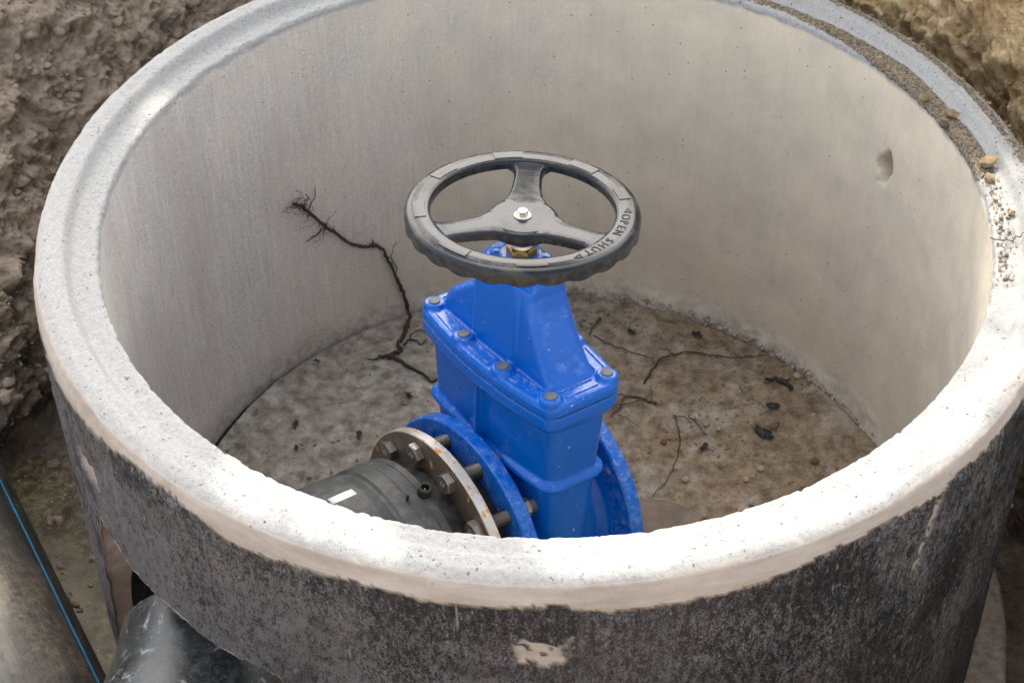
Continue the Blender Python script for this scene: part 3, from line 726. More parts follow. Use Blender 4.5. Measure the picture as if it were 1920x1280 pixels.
# flanges with bolt holes
def flange(x0, x1, rad):
    bm = bmesh.new(); th = x1-x0
    solid_lathe(bm, [(rad-.0025, x0), (rad, x0+.0025), (rad, x1-.0025), (rad-.0025, x1)], 'x', 128)
    o = bm_obj('flange', bm, M_blue, valve)
    cb = bmesh.new()
    for k in range(12):
        a = R(15+30*k); solid_lathe(cb, [(.0118, x0-.02), (.0118, x1+.02)], 'x', 24, (0, .150*math.cos(a), .150*math.sin(a)))
    c = bm_obj('holes', cb, None)
    md = o.modifiers.new('b', 'BOOLEAN'); md.object = c; md.operation = 'DIFFERENCE'; md.solver = 'EXACT'
    c.parent = valve; bpy.context.view_layer.update(); bake(o)
    bpy.data.objects.remove(c); o.data.set_sharp_from_angle(angle=R(35))
    return o
flange(.070, .092, .1785); flange(-.107, -.084, .1770)

# bonnet: plate with bosses and pockets, and the flared tower
bm = bmesh.new()
SP = .2885
loft(bm, [(RR_(.0605, .1545, .020, .017), SP), (RR_(.062, .156, .021, .017), SP+.002), (RR_(.062, .156, .021, .017), .3005), (RR_(.0605, .1545, .020, .017), .3030)])
loft(bm, [(RR_(.0600, .154, .020, .017), .302), (RR_(.0595, .1535, .019, .017), .3060), (RR_(.057, .151, .018, .017), .3072)])
BOLTS = [(.0475, -.135), (.0600, -.0455), (.0600, .0455), (.0475, .136), (-.0475, .136), (-.0600, .0455), (-.0600, -.0455), (-.0475, -.135)]
for bx, by in BOLTS:
    solid_lathe(bm, [(.0160, .266), (.0160, .3075), (.0145, .3125), (.0125, .3135)], 'z', 28, (bx, by, 0))
tw = [(.300, .0400, .133), (.312, .0390, .124), (.325, .0380, .1120), (.340, .0372, .1015), (.358, .0365, .0900), (.376, .0360, .0790), (.395, .0355, .0690), (.412, .0350, .0625), (.424, .0340, .0600), (.434, .0310, .0560), (.440, .026, .050)]
secs = []
farp = [(.300, .133), (.312, .1325), (.325, .1290), (.340, .1190), (.352, .1060), (.362, .0900), (.376, .0680), (.395, .0600), (.412, .0590), (.424, .0585), (.434, .0560), (.440, .050)]
for zz, hx, hy in tw:
    fy = float(np.interp(zz, [q[0] for q in farp], [q[1] for q in farp]))
    secs.append(([[x, y if y > 0 else y*fy/hy] for x, y in RR_(hx, hy, .014 if zz < .43 else .02, .002)], zz))
loft(bm, secs)
# stem column standing a little proud of the tower faces
loft(bm, [(RR_(.0460, .0510, .006), .300), (RR_(.0445, .0505, .006), .34), (RR_(.0425, .050, .008), .40), (RR_(.040, .0485, .012), .428), (RR_(.033, .042, .016), .441)])
solid_lathe(bm, [(.040, .425), (.036, .4405), (.0305, .4440), (.0300, .4490), (.028, .4505)], 'z', 48)
for k in range(4):
    a = R(45+90*k); solid_lathe(bm, [(.0085, .43), (.0085, .4485), (.007, .4500)], 'z', 16, (.0335*math.cos(a), .0335*math.sin(a), 0))
bon = bm_obj('bonnet', bm, M_blue, valve); remesh(bon, .0017, 2)
# dusty recessed pockets between the bosses show as separate low trays
for (x1, y1), (x2, y2) in list(zip(BOLTS, BOLTS[1:]))+[(BOLTS[-1], BOLTS[0])]:
    d = Vector((x2-x1, y2-y1)); L = d.length; d.normalize(); nrm = Vector((-d.y, d.x)); mid = Vector(((x1+x2)/2, (y1+y2)/2))
    if mid.dot(nrm) > 0: nrm = -nrm
    bm = bmesh.new()
    for off in (-.0055, .0085):
        a = mid-d*(L/2-.021)-nrm*(off-.001); b = mid+d*(L/2-.021)-nrm*(off-.001)
        w2 = nrm*.0011
        vs = []
        for zz, k in ((.3050, 1.5), (.3092, .7)):
            for p in (a-w2*k, b-w2*k, b+w2*k, a+w2*k): vs.append(bm.verts.new((p.x, p.y, zz)))
        for f in ((4, 5, 6, 7), (0, 1, 5, 4), (1, 2, 6, 5), (2, 3, 7, 6), (3, 0, 4, 7)): bm.faces.new([vs[i] for i in f])
    bm_obj('cast_ridge', bm, M_blue, valve, False)
# countersunk screws sealed with wax plugs
bm = bmesh.new(); solid_lathe(bm, [(.0088, .3095), (.0088, .3146), (.0081, .3155), (.0040, .3157)], 'z', 28)
me = bpy.data.meshes.new('bonnet_screw'); bmesh.ops.recalc_face_normals(bm, faces=bm.faces); bm.to_mesh(me); bm.free(); me.materials.append(M_cap)
me.polygons.foreach_set('use_smooth', np.ones(len(me.polygons), bool)); me.set_sharp_from_angle(angle=R(40))
for bx, by in BOLTS:
    o = bpy.data.objects.new('bonnet_screw', me); col.objects.link(o); o.parent = valve; o.location = (bx, by, 0)
bm = bmesh.new(); loft(bm, [(RR_(.0595, .1535, .019, .017), .2862), (RR_(.0595, .1535, .019, .017), .2890)]); bm_obj('gasket', bm, M_rubber, valve)
bm = bmesh.new(); hexagon(bm, .0205, .4500, .4610, 'z', rot=.3); bm_obj('gland_nut', bm, M_brass, valve, False)
bm = bmesh.new(); solid_lathe(bm, [(.0155, .4605), (.0150, .4660), (.0105, .4680), (.0100, .4800), (.0100, .500)], 'z', 32); bm_obj('stem', bm, M_silver, valve, True, 35)

# handwheel
HW = .519
wheel = None
bm = bmesh.new()
def wheel_rim():
    seg = 288
    prof = [(.1225, -.0125), (.1215, -.004), (.1235, .0002), (.1275, .0012), (.1385, .0016), (.1475, .0008), (.1525, -.0010), (.1553, -.0045), (.1562, -.0095), (.1566, -.0220), (.1545, -.0228), (.1515, -.0215), (.1505, -.0095), (.1300, -.0100), (.1290, -.0140)]
    rings = []
    for k in range(seg):
        a = 2*math.pi*k/seg; lob = .5+.5*math.cos(24*a); lob2 = math.sin(7*a)*.4+math.sin(11*a+1)*.3
        ring = []
        for (r, z) in prof:
            rr, zz = r, z
            if z < -.02: zz += .0030*lob**2+.0005*lob2
            if r > .15 and z < -.005: rr -= .0010*lob
            ring.append(bm.verts.new((rr*math.cos(a), rr*math.sin(a), zz+HW)))
        rings.append(ring)
    n = len(prof)
    for k in range(seg):
        a, b = rings[k], rings[(k+1) % seg]
        for j in range(n): bm.faces.new((a[j], a[(j+1) % n], b[(j+1) % n], b[j]))
wheel_rim()
solid_lathe(bm, [(.030, -.034+HW), (.044, -.033+HW), (.0490, -.026+HW), (.0490, -.018+HW), (.0465, -.0140+HW), (.042, -.0126+HW), (.012, -.0126+HW)], 'z', 64)
for sa in (-131, -11, 109):
    A = Matrix.Rotation(R(sa), 4, 'Z'); secs = []
    for rr, hw_, zt in [(.028, .034, -.0134), (.042, .0290, -.0124), (.052, .0235, -.0116), (.070, .0205, -.0096), (.095, .0190, -.0068), (.108, .0195, -.0050), (.117, .0225, -.0034), (.1235, .030, -.0024), (.129, .038, -.0022)]:
        th = .0135; pts = []
        for yy, zz in ((-hw_, zt-th), (-hw_, zt-.0035), (-hw_+.0035, zt-.0004), (-hw_*.4, zt+.0004), (hw_*.4, zt+.0004), (hw_-.0035, zt-.0004), (hw_, zt-.0035), (hw_, zt-th)):
            pts.append(bm.verts.new(A @ Vector((rr, yy, zz+HW))))
        secs.append(pts)
    for a, b in zip(secs, secs[1:]):
        for j in range(8): bm.faces.new((a[j], a[(j+1) % 8], b[(j+1) % 8], b[j]))
    cap(bm, secs[0]); cap(bm, secs[-1], True)
wheel = bm_obj('handwheel', bm, M_wheel, valve); remesh(wheel, .0012, 3)
# raised grip pads on the rim
for ga, half in ((-118, 8.5), (-75, 8), (-31, 8), (14, 9), (58, 8), (160, 6.0), (-164, 8.5)):
    bm = bmesh.new(); st = 14
    for k in range(st+1):
        pass
    rows = []
    for rr, zz in ((.1290, .0006), (.1296, .0022), (.1400, .0025), (.1446, .0024), (.1450, .0004)):
        rows.append([bm.verts.new((rr*math.cos(R(ga-half+2*half*k/st)), rr*math.sin(R(ga-half+2*half*k/st)), zz+HW)) for k in range(st+1)])
    for a, b in zip(rows, rows[1:]):
        for k in range(st): bm.faces.new((a[k], a[k+1], b[k+1], b[k]))
    bm.faces.new([r[0] for r in rows]); bm.faces.new([r[-1] for r in rows][::-1])
    bm_obj('grip_pad', bm, M_wheel, wheel, False)
bm = bmesh.new(); solid_lathe(bm, [(.0120, -.0130+HW), (.0120, -.0112+HW), (.0112, -.0106+HW), (.004, -.0106+HW)], 'z', 40); bm_obj('washer', bm, M_wash, wheel, True, 35)
bm = bmesh.new(); hexagon(bm, .0072, -.0108+HW, -.0040+HW, 'z', rot=.35); bm_obj('wheel_bolt', bm, M_silver, wheel, False)
# lettering cast on the rim, reading clockwise with its tops outward
def letter(ch, ang, size=.0165, rad=.1300):
    cu = bpy.data.curves.new('letter', 'FONT'); cu.body = ch; cu.size = size; cu.align_x = 'CENTER'; cu.extrude = .0005; cu.bevel_depth = .00012; cu.offset = -.00008
    o = bpy.data.objects.new('letter', cu); col.objects.link(o)
    o.parent = wheel; dg = bpy.context.evaluated_depsgraph_get()
    me = bpy.data.meshes.new_from_object(o.evaluated_get(dg)); bpy.data.objects.remove(o)
    me.materials.clear(); me.materials.append(M_rubber)
    q = bpy.data.objects.new('letter', me); col.objects.link(q); q.parent = wheel
    q.location = (rad*math.cos(R(ang)), rad*math.sin(R(ang)), HW+.0016); q.rotation_euler = (0, 0, R(ang-90))
def arrow(ang, d):
    bm = bmesh.new(); s = .0048; r0 = .1375
    tip = R(ang+d*2.6); t = R(ang-d*2.2)
    P3 = [(r0*math.cos(tip), r0*math.sin(tip)), ((r0+s)*math.cos(t), (r0+s)*math.sin(t)), ((r0-s)*math.cos(t), (r0-s)*math.sin(t))]
    c = (sum(p[0] for p in P3)/3, sum(p[1] for p in P3)/3)
    inn = [(c[0]+(p[0]-c[0])*.62, c[1]+(p[1]-c[1])*.62) for p in P3]
    V0 = [bm.verts.new((x, y, HW+.0012)) for x, y in P3]; V1 = [bm.verts.new((x, y, HW+.0022)) for x, y in P3]
    V2 = [bm.verts.new((x, y, HW+.0022)) for x, y in inn]; V3 = [bm.verts.new((x, y, HW+.0012)) for x, y in inn]
    for k in range(3):
        j = (k+1) % 3
        bm.faces.new((V0[k], V0[j], V1[j], V1[k])); bm.faces.new((V1[k], V1[j], V2[j], V2[k])); bm.faces.new((V2[k], V2[j], V3[j], V3[k]))
    bm_obj('arrow', bm, M_rubber, wheel, False)
arrow(142.2, 1)
for ch, a in zip('OPEN', (135.0, 129.2, 123.7, 117.8)): letter(ch, a)
for ch, a in zip('SHUT', (108.0, 102.2, 96.0, 90.6)): letter(ch, a)
arrow(83.6, -1)

# ------------------------------------------------------------------ pipe connection (same local frame)
pipe = empty('flanged_pipe'); pipe.matrix_world = VM
tag(pipe, 'black plastic pipe with steel backing ring bolted to left flange of the blue valve', 'pipe')
bm = bmesh.new()
lathe(bm, [(.090, .0925), (.1335, .0925), (.1345, .094), (.1345, .116), (.133, .1175), (.108, .1180), (.108, .1195)], 'x', 96)
bm_obj('stub_end', bm, M_rubber, pipe, True, 35)
bm = bmesh.new(); rr = lathe(bm, [(.1195, .1235), (.1738, .1235), (.1752, .1249), (.1752, .1381), (.1738, .1395), (.1195, .1395), (.1195, .1235)], 'x', 128)
o = bm_obj('backing_ring', bm, M_ring, pipe, True, 35)
o.data.materials.append(M_edge)      # turned edge, brighter than the scaled faces
for f in o.data.polygons:
    if abs(f.normal.x) < .8 and math.hypot(f.center.y, f.center.z) > .15: f.material_index = 1
bm = bmesh.new()
solid_lathe(bm, [(.1180, .1180), (.1250, .1400), (.1275, .1600), (.1300, .1700), (.1300, .19)], 'x', 96)
bm_obj('stub_pipe', bm, M_pe, pipe, True, 35)
bm = bmesh.new()
prof = [(.126, .1690), (.1400, .1700), (.1435, .1715), (.1475, .1760), (.1480, .1860), (.1468, .1873), (.1468, .1885), (.1482, .1898), (.1490, .2060), (.1480, .2071), (.1480, .2083), (.1490, .2094), (.1500, .2280), (.1495, .2310),
        (.1462, .2350), (.1455, .2366), (.1455, .2378), (.1462, .2390), (.1470, .2480), (.1492, .2520), (.1497, .2560), (.1497, .2760), (.1500, .3200), (.1500, .34), (.1480, .3425), (.1440, .3435)]
lathe(bm, prof, 'x', 128); bm_obj('coupler', bm, M_coup, pipe, True, 28)
bm = bmesh.new(); lathe(bm, [(.145, .33), (.145, .40), (.145, .50), (.145, .545)], 'x', 128); bm_obj('pipe_wall', bm, M_pe, pipe)
# terminal shroud and indicator pin on the coupler
def stud_on(name, x, ang, r0, prof, mat):
    bm = bmesh.new(); solid_lathe(bm, prof, 'z', 28); o = bm_obj(name, bm, mat, pipe, True, 35)
    d = Vector((0, math.cos(R(ang)), math.sin(R(ang)))); o.location = (x, d.y*r0, d.z*r0); o.rotation_euler = d.to_track_quat('Z', 'Y').to_euler(); return o
t = stud_on('terminal', .182, 75.5, .1465, [(.0100, -.002), (.0098, .014), (.0088, .0152), (.0060, .0152), (.0058, .004), (.002, .004)], M_rubber)
bm = bmesh.new(); solid_lathe(bm, [(.0016, .003), (.0016, .011), (.001, .0115)], 'z', 12); q = bm_obj('pin', bm, M_brass, t)
stud_on('fusion_indicator', .210, 75.5, .1488, [(.0022, 0), (.0021, .0115), (.0017, .012)], M_rubber)
# sticker
def sticker(x0, x1, a0, a1, r):
    n = 14; V = []
    for x in np.linspace(x0, x1, 3):
        for a in np.linspace(a0, a1, n): V.append((x, r*math.cos(R(a)), r*math.sin(R(a))))
    me = mesh_np('sticker', V, grid_faces(3, n)[:, ::-1]); o = link('sticker', me, M_label, pipe); md = o.modifiers.new('s', 'SOLIDIFY'); md.thickness = .0004; md.offset = 1
sticker(.262, .300, 92.6, 98.3, .1502)
# bolts: threaded shank with hexagon head and nut
thr = []
x = .048
def shank_mesh():
    bm = bmesh.new(); prof = [(.0095, .038), (.0115, .0405)]
    x = .042
    while x < .1150: prof += [(.0106, x), (.0089, x+.0015)]; x += .0030
    prof += [(.0100, .1165), (.0100, .141)]
    solid_lathe(bm, prof, 'x', 20); bmesh.ops.recalc_face_normals(bm, faces=bm.faces)
    me = bpy.data.meshes.new('bolt'); bm.to_mesh(me); bm.free(); me.materials.append(M_bolt); return me
ms = shank_mesh()
def meshof(fn, nm, mat):
    bm = bmesh.new(); fn(bm); bmesh.ops.recalc_face_normals(bm, faces=bm.faces); me = bpy.data.meshes.new(nm); bm.to_mesh(me); bm.free(); me.materials.append(mat); return me
mh = meshof(lambda b: (hexagon(b, .0160, .1397, .1525, 'x'), solid_lathe(b, [(.0065, .1524), (.0065, .1528)], 'x', 24)), 'bolt_head', M_bolt)
mn = meshof(lambda b: hexagon(b, .0160, .0690, .0555, 'x'), 'nut', M_bolt)
mrk = bpy.data.curves.new('mk', 'FONT'); mrk.body = '8.8'; mrk.size = .0085; mrk.align_x = 'CENTER'; mrk.align_y = 'CENTER'; mrk.extrude = .0003
mo = bpy.data.objects.new('mk', mrk); col.objects.link(mo); mm = bpy.data.meshes.new_from_object(mo.evaluated_get(bpy.context.evaluated_depsgraph_get())); bpy.data.objects.remove(mo)
mm.materials.clear(); mm.materials.append(M_silver)
for k in range(12):
    a = R(15+30*k); yy, zz = .150*math.cos(a), .150*math.sin(a)
    b = bpy.data.objects.new('flange_bolt', ms); col.objects.link(b); b.parent = pipe; b.location = (0, yy, zz)
    rot = random.uniform(0, 1)
    for nm, mmm in (('bolt_head', mh), ('nut', mn)):
        c = bpy.data.objects.new(nm, mmm); col.objects.link(c); c.parent = b; c.rotation_euler = (rot if nm == 'bolt_head' else rot*1.7, 0, 0)
    t_ = bpy.data.objects.new('head_marking', mm); col.objects.link(t_); t_.parent = b; t_.location = (.1529, 0, 0)
    t_.rotation_euler = (Matrix.Rotation(R(90), 4, 'Z') @ Matrix.Rotation(R(90), 4, 'X')).to_euler()

# ------------------------------------------------------------------ pipes outside the ring
def pipe_obj(name, pts, rad, mat, parent, seg=72, sub=10):
    V, F = tube_np(pts, rad, seg, sub); me = mesh_np(name, V, F[:, ::-1]); return link(name, me, mat, parent)
op = empty('outlet_pipe', (-.47, -.62, -.43)); tag(op, 'glossy dark grey plastic pipe coming out through the hole in the black coated ring wall', 'pipe')
L0 = np.array(op.location)
pts = [np.array(p)-L0 for p in ((-.43, -.44, -.405), (-.432, -.50, -.408), (-.446, -.58, -.412), (-.475, -.70, -.418), (-.516, -.86, -.424), (-.60, -1.15, -.43), (-.66, -1.36, -.43))]
pipe_obj('pipe_wall', pts, .132, M_peg, op)
bp = empty('blue_striped_pipe', (-.9, -.1, -.70)); tag(bp, 'muddy black water pipe with a thin blue stripe lying beside the ring at bottom left', 'pipe')
da = R(-59.5); dvec = Vector((math.cos(da), math.sin(da), 0)); side = Vector((-dvec.y, dvec.x, 0))
RB = .125
edge = Vector((-.91, .155, 0)); cen = edge-side*(RB*.80+.026)
bp.matrix_world = Matrix.Translation(Vector((cen.x, cen.y, -.705))) @ Matrix.Rotation(da, 4, 'Z')
bm = bmesh.new(); lathe(bm, [(RB, x_) for x_ in (-.55, 0, .5, 1.0, 1.4)], 'x', 96); bm_obj('pipe_wall', bm, M_dirtp, bp)
def stripe(a0, a1):
    V = []; n = 5; xs = np.linspace(-.55, 1.4, 40)
    for x_ in xs:
        for a in np.linspace(a0, a1, n): V.append((x_, (RB+.0006)*math.cos(R(a)), (RB+.0006)*math.sin(R(a))))
    me = mesh_np('stripe', V, grid_faces(len(xs), n)[:, ::-1]); o = link('stripe', me, M_stripe, bp)
stripe(33.4, 35.8)

# ------------------------------------------------------------------ roots and debris
def root(name, strands, mat, label, cat='root', group=None, seed=0):
    first = np.array(strands[0][0][0]); parts = []
    for k, (pts, r0, r1) in enumerate(strands):
        pts = np.array(pts)-first; n = len(pts)
        parts.append(tube_np(pts, np.linspace(r0, r1, n), 6, 4, .0011, seed+k))
    V, F = join_np(parts); me = mesh_np(name, V, F); o = link(name, me, mat); o.location = first
    return tag(o, label, cat, group)
def onwall(p, off=.006):
    p = np.array(p); r = math.hypot(p[0], p[1])
    if p[2] > -.665: k = (.5985-off)/r; return (p[0]*k, p[1]*k, p[2])
    return (p[0], p[1], p[2]+off*.9)
W = lambda L: [onwall(p) for p in L]
main = [(-.424, .424, -.33), (-.412, .437, -.344), (-.398, .449, -.374), (-.379, .465, -.409), (-.368, .474, -.428), (-.348, .489, -.46), (-.332, .5, -.479), (-.318, .509, -.491), (-.304, .517, -.493), (-.291, .525, -.508), (-.284, .529, -.53), (-.274, .534, -.568), (-.264, .539, -.606), (-.257, .542, -.631), (-.254, .543, -.656), (-.252, .537, -.672), (-.245, .519, -.672), (-.249, .493, -.672), (-.253, .468, -.672), (-.261, .445, -.672), (-.255, .429, -.672), (-.269, .419, -.672), (-.278, .413, -.672)]
st = [(W(main), .0028, .0036)]
st += [(W([(-.278, .413, -.672), (-.293, .411, -.672), (-.301, .404, -.672), (-.318, .408, -.672)]), .0032, .001),
       (W([(-.278, .413, -.672), (-.256, .401, -.672), (-.231, .38, -.672), (-.211, .367, -.672), (-.196, .349, -.672), (-.182, .357, -.672)]), .0032, .0022),
       (W([(-.252, .443, -.672), (-.238, .457, -.672), (-.22, .443, -.672), (-.211, .457, -.672)]), .002, .0008),
       (W([(-.238, .455, -.672), (-.240, .470, -.672), (-.225, .485, -.672), (-.205, .470, -.672)]), .0012, .0006),
       (W([(-.403, .444, -.361), (-.393, .454, -.343), (-.388, .458, -.319)]), .0014, .0006),
       (W([(-.384, .461, -.412), (-.397, .45, -.421), (-.41, .438, -.423)]), .0016, .0008),
       (W([(-.272, .535, -.575), (-.268, .537, -.558), (-.276, .533, -.533), (-.271, .535, -.513), (-.265, .538, -.501)]), .0013, .0006),
       (W([(-.304, .517, -.493), (-.306, .516, -.48)]), .002, .001)]
r_ = np.random.default_rng(5)
for k in range(22):      # wiry tangle at the upper end
    t = r_.uniform(0, .75); i = int(t*5); b0 = np.array(main[i]); az0 = math.atan2(b0[1], b0[0]); z0 = b0[2]; L = []
    d = r_.uniform(0, 2*math.pi); ln = r_.uniform(.004, .011)
    for s in range(r_.integers(4, 9)):
        L.append(onwall((.6*math.cos(az0), .6*math.sin(az0), z0), r_.uniform(.003, .016)))
        d += r_.normal(0, .8); az0 += math.cos(d)*ln/.6; z0 += math.sin(d)*ln*.9
    st.append((L, .0005, .0003))
root('thick_root', st, M_root, 'long dark root with a wiry tuft clinging to the inner wall left of the handwheel', 'root', seed=3)
FR = [([(.102, .517), (.093, .503), (.081, .471)], .0032, .002, 'short thick dark twig on the chamber floor just right of the valve bonnet'),
      ([(.089, .471), (.12, .444), (.156, .426), (.194, .411)], .0014, .001, 'thin straight root running right from the bonnet towards the curved root'),
      ([(.176, .347), (.189, .377), (.208, .409), (.23, .422), (.259, .425), (.308, .419), (.351, .414), (.394, .421)], .0026, .0009, 'long hooked root curving across the far right of the chamber floor'),
      ([(.195, .297), (.169, .309), (.145, .314), (.131, .286), (.114, .262)], .0030, .0018, 'forked brown root at the right edge of the valve body', ),
      ([(.224, .268), (.231, .219), (.225, .172), (.209, .126), (.181, .081)], .0018, .0008, 'long bent root reaching down towards the stone beside the right flange'),
      ([(.226, .265), (.243, .26), (.255, .239)], .0014, .0007, 'small arched root at the top of the long bent root'),
      ([(.249, .268), (.263, .244), (.278, .222)], .0014, .0007, 'fine straight root just right of the small arched root'),
      ([(.128, .267), (.147, .257), (.165, .238)], .0012, .0006, 'fine root on the floor below the forked brown root')]
for k, (L, a, b, lab) in enumerate(FR):
    stn = [([(x, y, -.6665) for x, y in L], a*.8, b*.8)]
    if k == 3:
        stn += [([(x, y, -.6645) for x, y in [(.103, .271), (.124, .289), (.152, .296), (.170, .306)]], .0012, .0018), ([(x, y, -.666) for x, y in [(.145, .314), (.128, .318), (.112, .305)]], .0014, .0007), ([(.188, .299, -.665), (.185, .315, -.655), (.188, .325, -.65)], .001, .0006)]
    if k == 2: stn += [([(.23, .422, -.666), (.222, .433, -.666), (.205, .437, -.666)], .0012, .0006)]
    root('root', stn, M_rootb if k in (3, 0) else M_root, lab, 'root', 'roots lying on the chamber floor', seed=20+k)
root('rim_root', [([(.589, -.074, .004), (.603, -.083, .006), (.618, -.080, .007), (.633, -.072, .012), (.648, -.066, .020)], .0009, .0006)], M_rootb, 'hair thin root lying across the sunlit right rim', 'root', seed=60)

def lump_mesh(seed, flat=.7, sub=2, rough=.35):
    bm = bmesh.new(); bmesh.ops.create_icosphere(bm, subdivisions=sub, radius=1); V = np.array([v.co[:] for v in bm.verts])
    d = 1+rough*fbm(V, 1.6, 3, seed, .6)
    for v, k in zip(bm.verts, d): v.co *= k; v.co.z *= flat
    return bm
def lump(name, pos, size, mat, seed, label, cat, group=None, flat=.7, sub=3, rough=.45, rot=0, sx=1.0):
    bm = lump_mesh(seed, flat, sub, rough)
    for v in bm.verts: v.co *= size; v.co.x *= sx
    o = bm_obj(name, bm, mat, None, True, 50); o.location = pos; o.rotation_euler = (0, 0, rot); return tag(o, label, cat, group)
# clods on the rim
CL = [((.614, .088, .009), .0092, 1.5, 'largest yellow clay clod on the right rim, at the end of the soil strip'), ((.611, .057, .004), .0060, 1.6, 'small clay clod just below the largest clod on the right rim'),
      ((.582, .203, .008), .0080, 1.1, 'angular clay lump in the middle of the rim soil strip'), ((.549, .245, .006), .0065, 1.1, 'round yellowish clay lump near the upper part of the rim soil strip'),
      ((.569, .183, .003), .0060, 1.5, 'dark flat crumb at the inner edge of the rim below the angular lump'), ((.627, -.021, .004), .0045, 1.0, 'little brown clod alone on the sunlit right rim')]
for k, (p, s, sx, lab) in enumerate(CL): lump('clay_clod', p, s, M_clod if k != 4 else M_rootb, 90+k, lab, 'clod', 'clay clods on the right rim', .75, 3, .55, k*1.1+.6, sx)
# debris on the floor
DB = [((.157, .480), .0085, 'leaf', 'black curled leaf scrap on the far floor right of the valve'), ((.274, .473), .010, 'leaf', 'dark elongated leaf scrap near the far wall joint'),
      ((.396, .291), .010, 'leaf', 'small black forked leaf scrap right of the fine roots'), ((.376, .221), .017, 'leaf', 'largest black shrivelled leaf on the right part of the floor'),
      ((.394, .243), .009, 'bleaf', 'reddish brown leaf scrap beside the largest black leaf'), ((.270, .191), .009, 'leaf', 'dark leaf scrap on the floor between the bent root and the largest black leaf'),
      ((-.424, .240), .010, 'leaf', 'black leaf scrap in the middle of the left floor'), ((-.417, .183), .008, 'leaf', 'black scrap on the left floor just nearer than the middle one'),
      ((-.313, .216), .010, 'leaf', 'dark sliver on the left floor close to the flange bolts'), ((-.235, .312), .011, 'leaf', 'dark flat scrap on the floor left of the valve body'),
      ((-.403, .396), .007, 'leaf', 'tiny dark chip on the left floor near the wall joint')]
for k, ((x, y), s, kind, lab) in enumerate(DB):
    if x < 0: s *= .7
    bm = lump_mesh(120+k, .14, 3, 1.5)
    for v in bm.verts: v.co.x *= s; v.co.y *= s*.5; v.co.z *= s*1.1; v.co.z += .22*s*math.sin(v.co.x/s*2.6)+.1*s*math.sin(v.co.y/s*9)
    o = bm_obj('leaf_scrap', bm, M_leafd if kind == 'leaf' else M_leafb); o.location = (x, y, -.664); o.rotation_euler = (.1, .1, -.9+k*.37 if k != 3 else -.75); tag(o, lab, 'leaf scrap', 'leaf scraps on the chamber floor')
V, F = tube_np([(.388, .356, -.664), (.409, .354, -.662), (.425, .344, -.664), (.431, .331, -.665)], [.003, .0045, .0045, .003], 8, 5, .0012, 4)
tag(link('bark_strip', mesh_np('bark_strip', V-np.array([.409, .35, -.665]), F), M_leafd), 'dark curved strip of bark near the right wall joint', 'bark'); bpy.data.objects['bark_strip'].location = (.409, .35, -.665)
PB = [((.203, .205), .0055, 'round dark pebble left of the long bent root'), ((.453, .163), .0075, 'reddish round pebble near the right wall'), ((.235, .117), .0060, 'yellow pebble beside the lower end of the bent root'), ((.336, .118), .0065, 'yellowish pebble on the near right floor'),
      ((.486, .260), .0075, 'pale lump at the soil bank of the right wall joint'), ((.463, .270), .0060, 'smaller pale lump left of the one at the right wall joint'), ((.445, .370), .0075, 'pale brown pebble near the far right joint'), ((.361, .144), .0065, 'brown pebble on the near right floor above the yellowish one'), ((.345, .479), .0085, 'brown lump pressed against the far right wall joint')]
for k, ((x, y), s, lab) in enumerate(PB): lump('pebble', (x, y, -.667), s, M_peb if k not in (0, 1) else M_leafb, 150+k, lab, 'pebble', 'pebbles on the chamber floor', .7, 2, .3, k)
# stone slab under the right flange
bm = bmesh.new(); out = [(.07, -.06), (.13, -.075), (.20, -.045), (.262, .018), (.232, .044), (.198, .056), (.155, .060), (.09, .03)]
lo = [bm.verts.new((x-.16, y, 0)) for x, y in out]; mi = [bm.verts.new((x-.16, y, .022)) for x, y in out]; hi = [bm.verts.new((.16*0+(x-.16)*.96, y*.95, .027)) for x, y in out]
for a, b in ((lo, mi), (mi, hi)):
    for k in range(8): bm.faces.new((a[k], a[(k+1) % 8], b[(k+1) % 8], b[k]))
bm.faces.new(hi); bm.faces.new(lo[::-1]); bmesh.ops.subdivide_edges(bm, edges=bm.edges, cuts=3, use_grid_fill=True)
for v in bm.verts: v.co.z += .003*float(fbm(np.array([v.co[:]]), 30, 3, 5)[0])
o = bm_obj('stone_slab', bm, M_wood, None, False); o.location = (.16, 0, -.675); tag(o, 'flat greyish brown stone wedged on the floor beside the right flange of the valve', 'stone')

# crumbs: too many to count
def crumbs(name, pts, sizes, mat, label=None, seed=0, attrs=None):
    base = []
    for s in range(8):
        bm = lump_mesh(200+s+seed, .75, 2 if seed >= 30 else 1, 1.15 if seed >= 30 else .45); base.append((np.array([v.co[:] for v in bm.verts]), np.array([[v.index for v in f.verts] for f in bm.faces]))); bm.free()
    r2 = np.random.default_rng(seed); parts = []
    for p, s in zip(pts, sizes):
        V, F = base[r2.integers(8)]; a = r2.uniform(0, 6.28); c, d = math.cos(a), math.sin(a)
        q = V*s*np.array([r2.uniform(.8, 1.4), 1, r2.uniform(.7, 1.1)]); q = np.stack([q[:, 0]*c-q[:, 1]*d, q[:, 0]*d+q[:, 1]*c, q[:, 2]], 1)
        parts.append((q+np.array(p), F))
    V, F = join_np(parts); me = mesh_np(name, V, F, None, attrs and {k: np.full(len(V), v) for k, v in attrs.items()}); o = link(name, me, mat, None, False); o['kind'] = 'stuff'
    if label: o['label'] = label
    return o
r3 = np.random.default_rng(9)
pts = []; sz = []
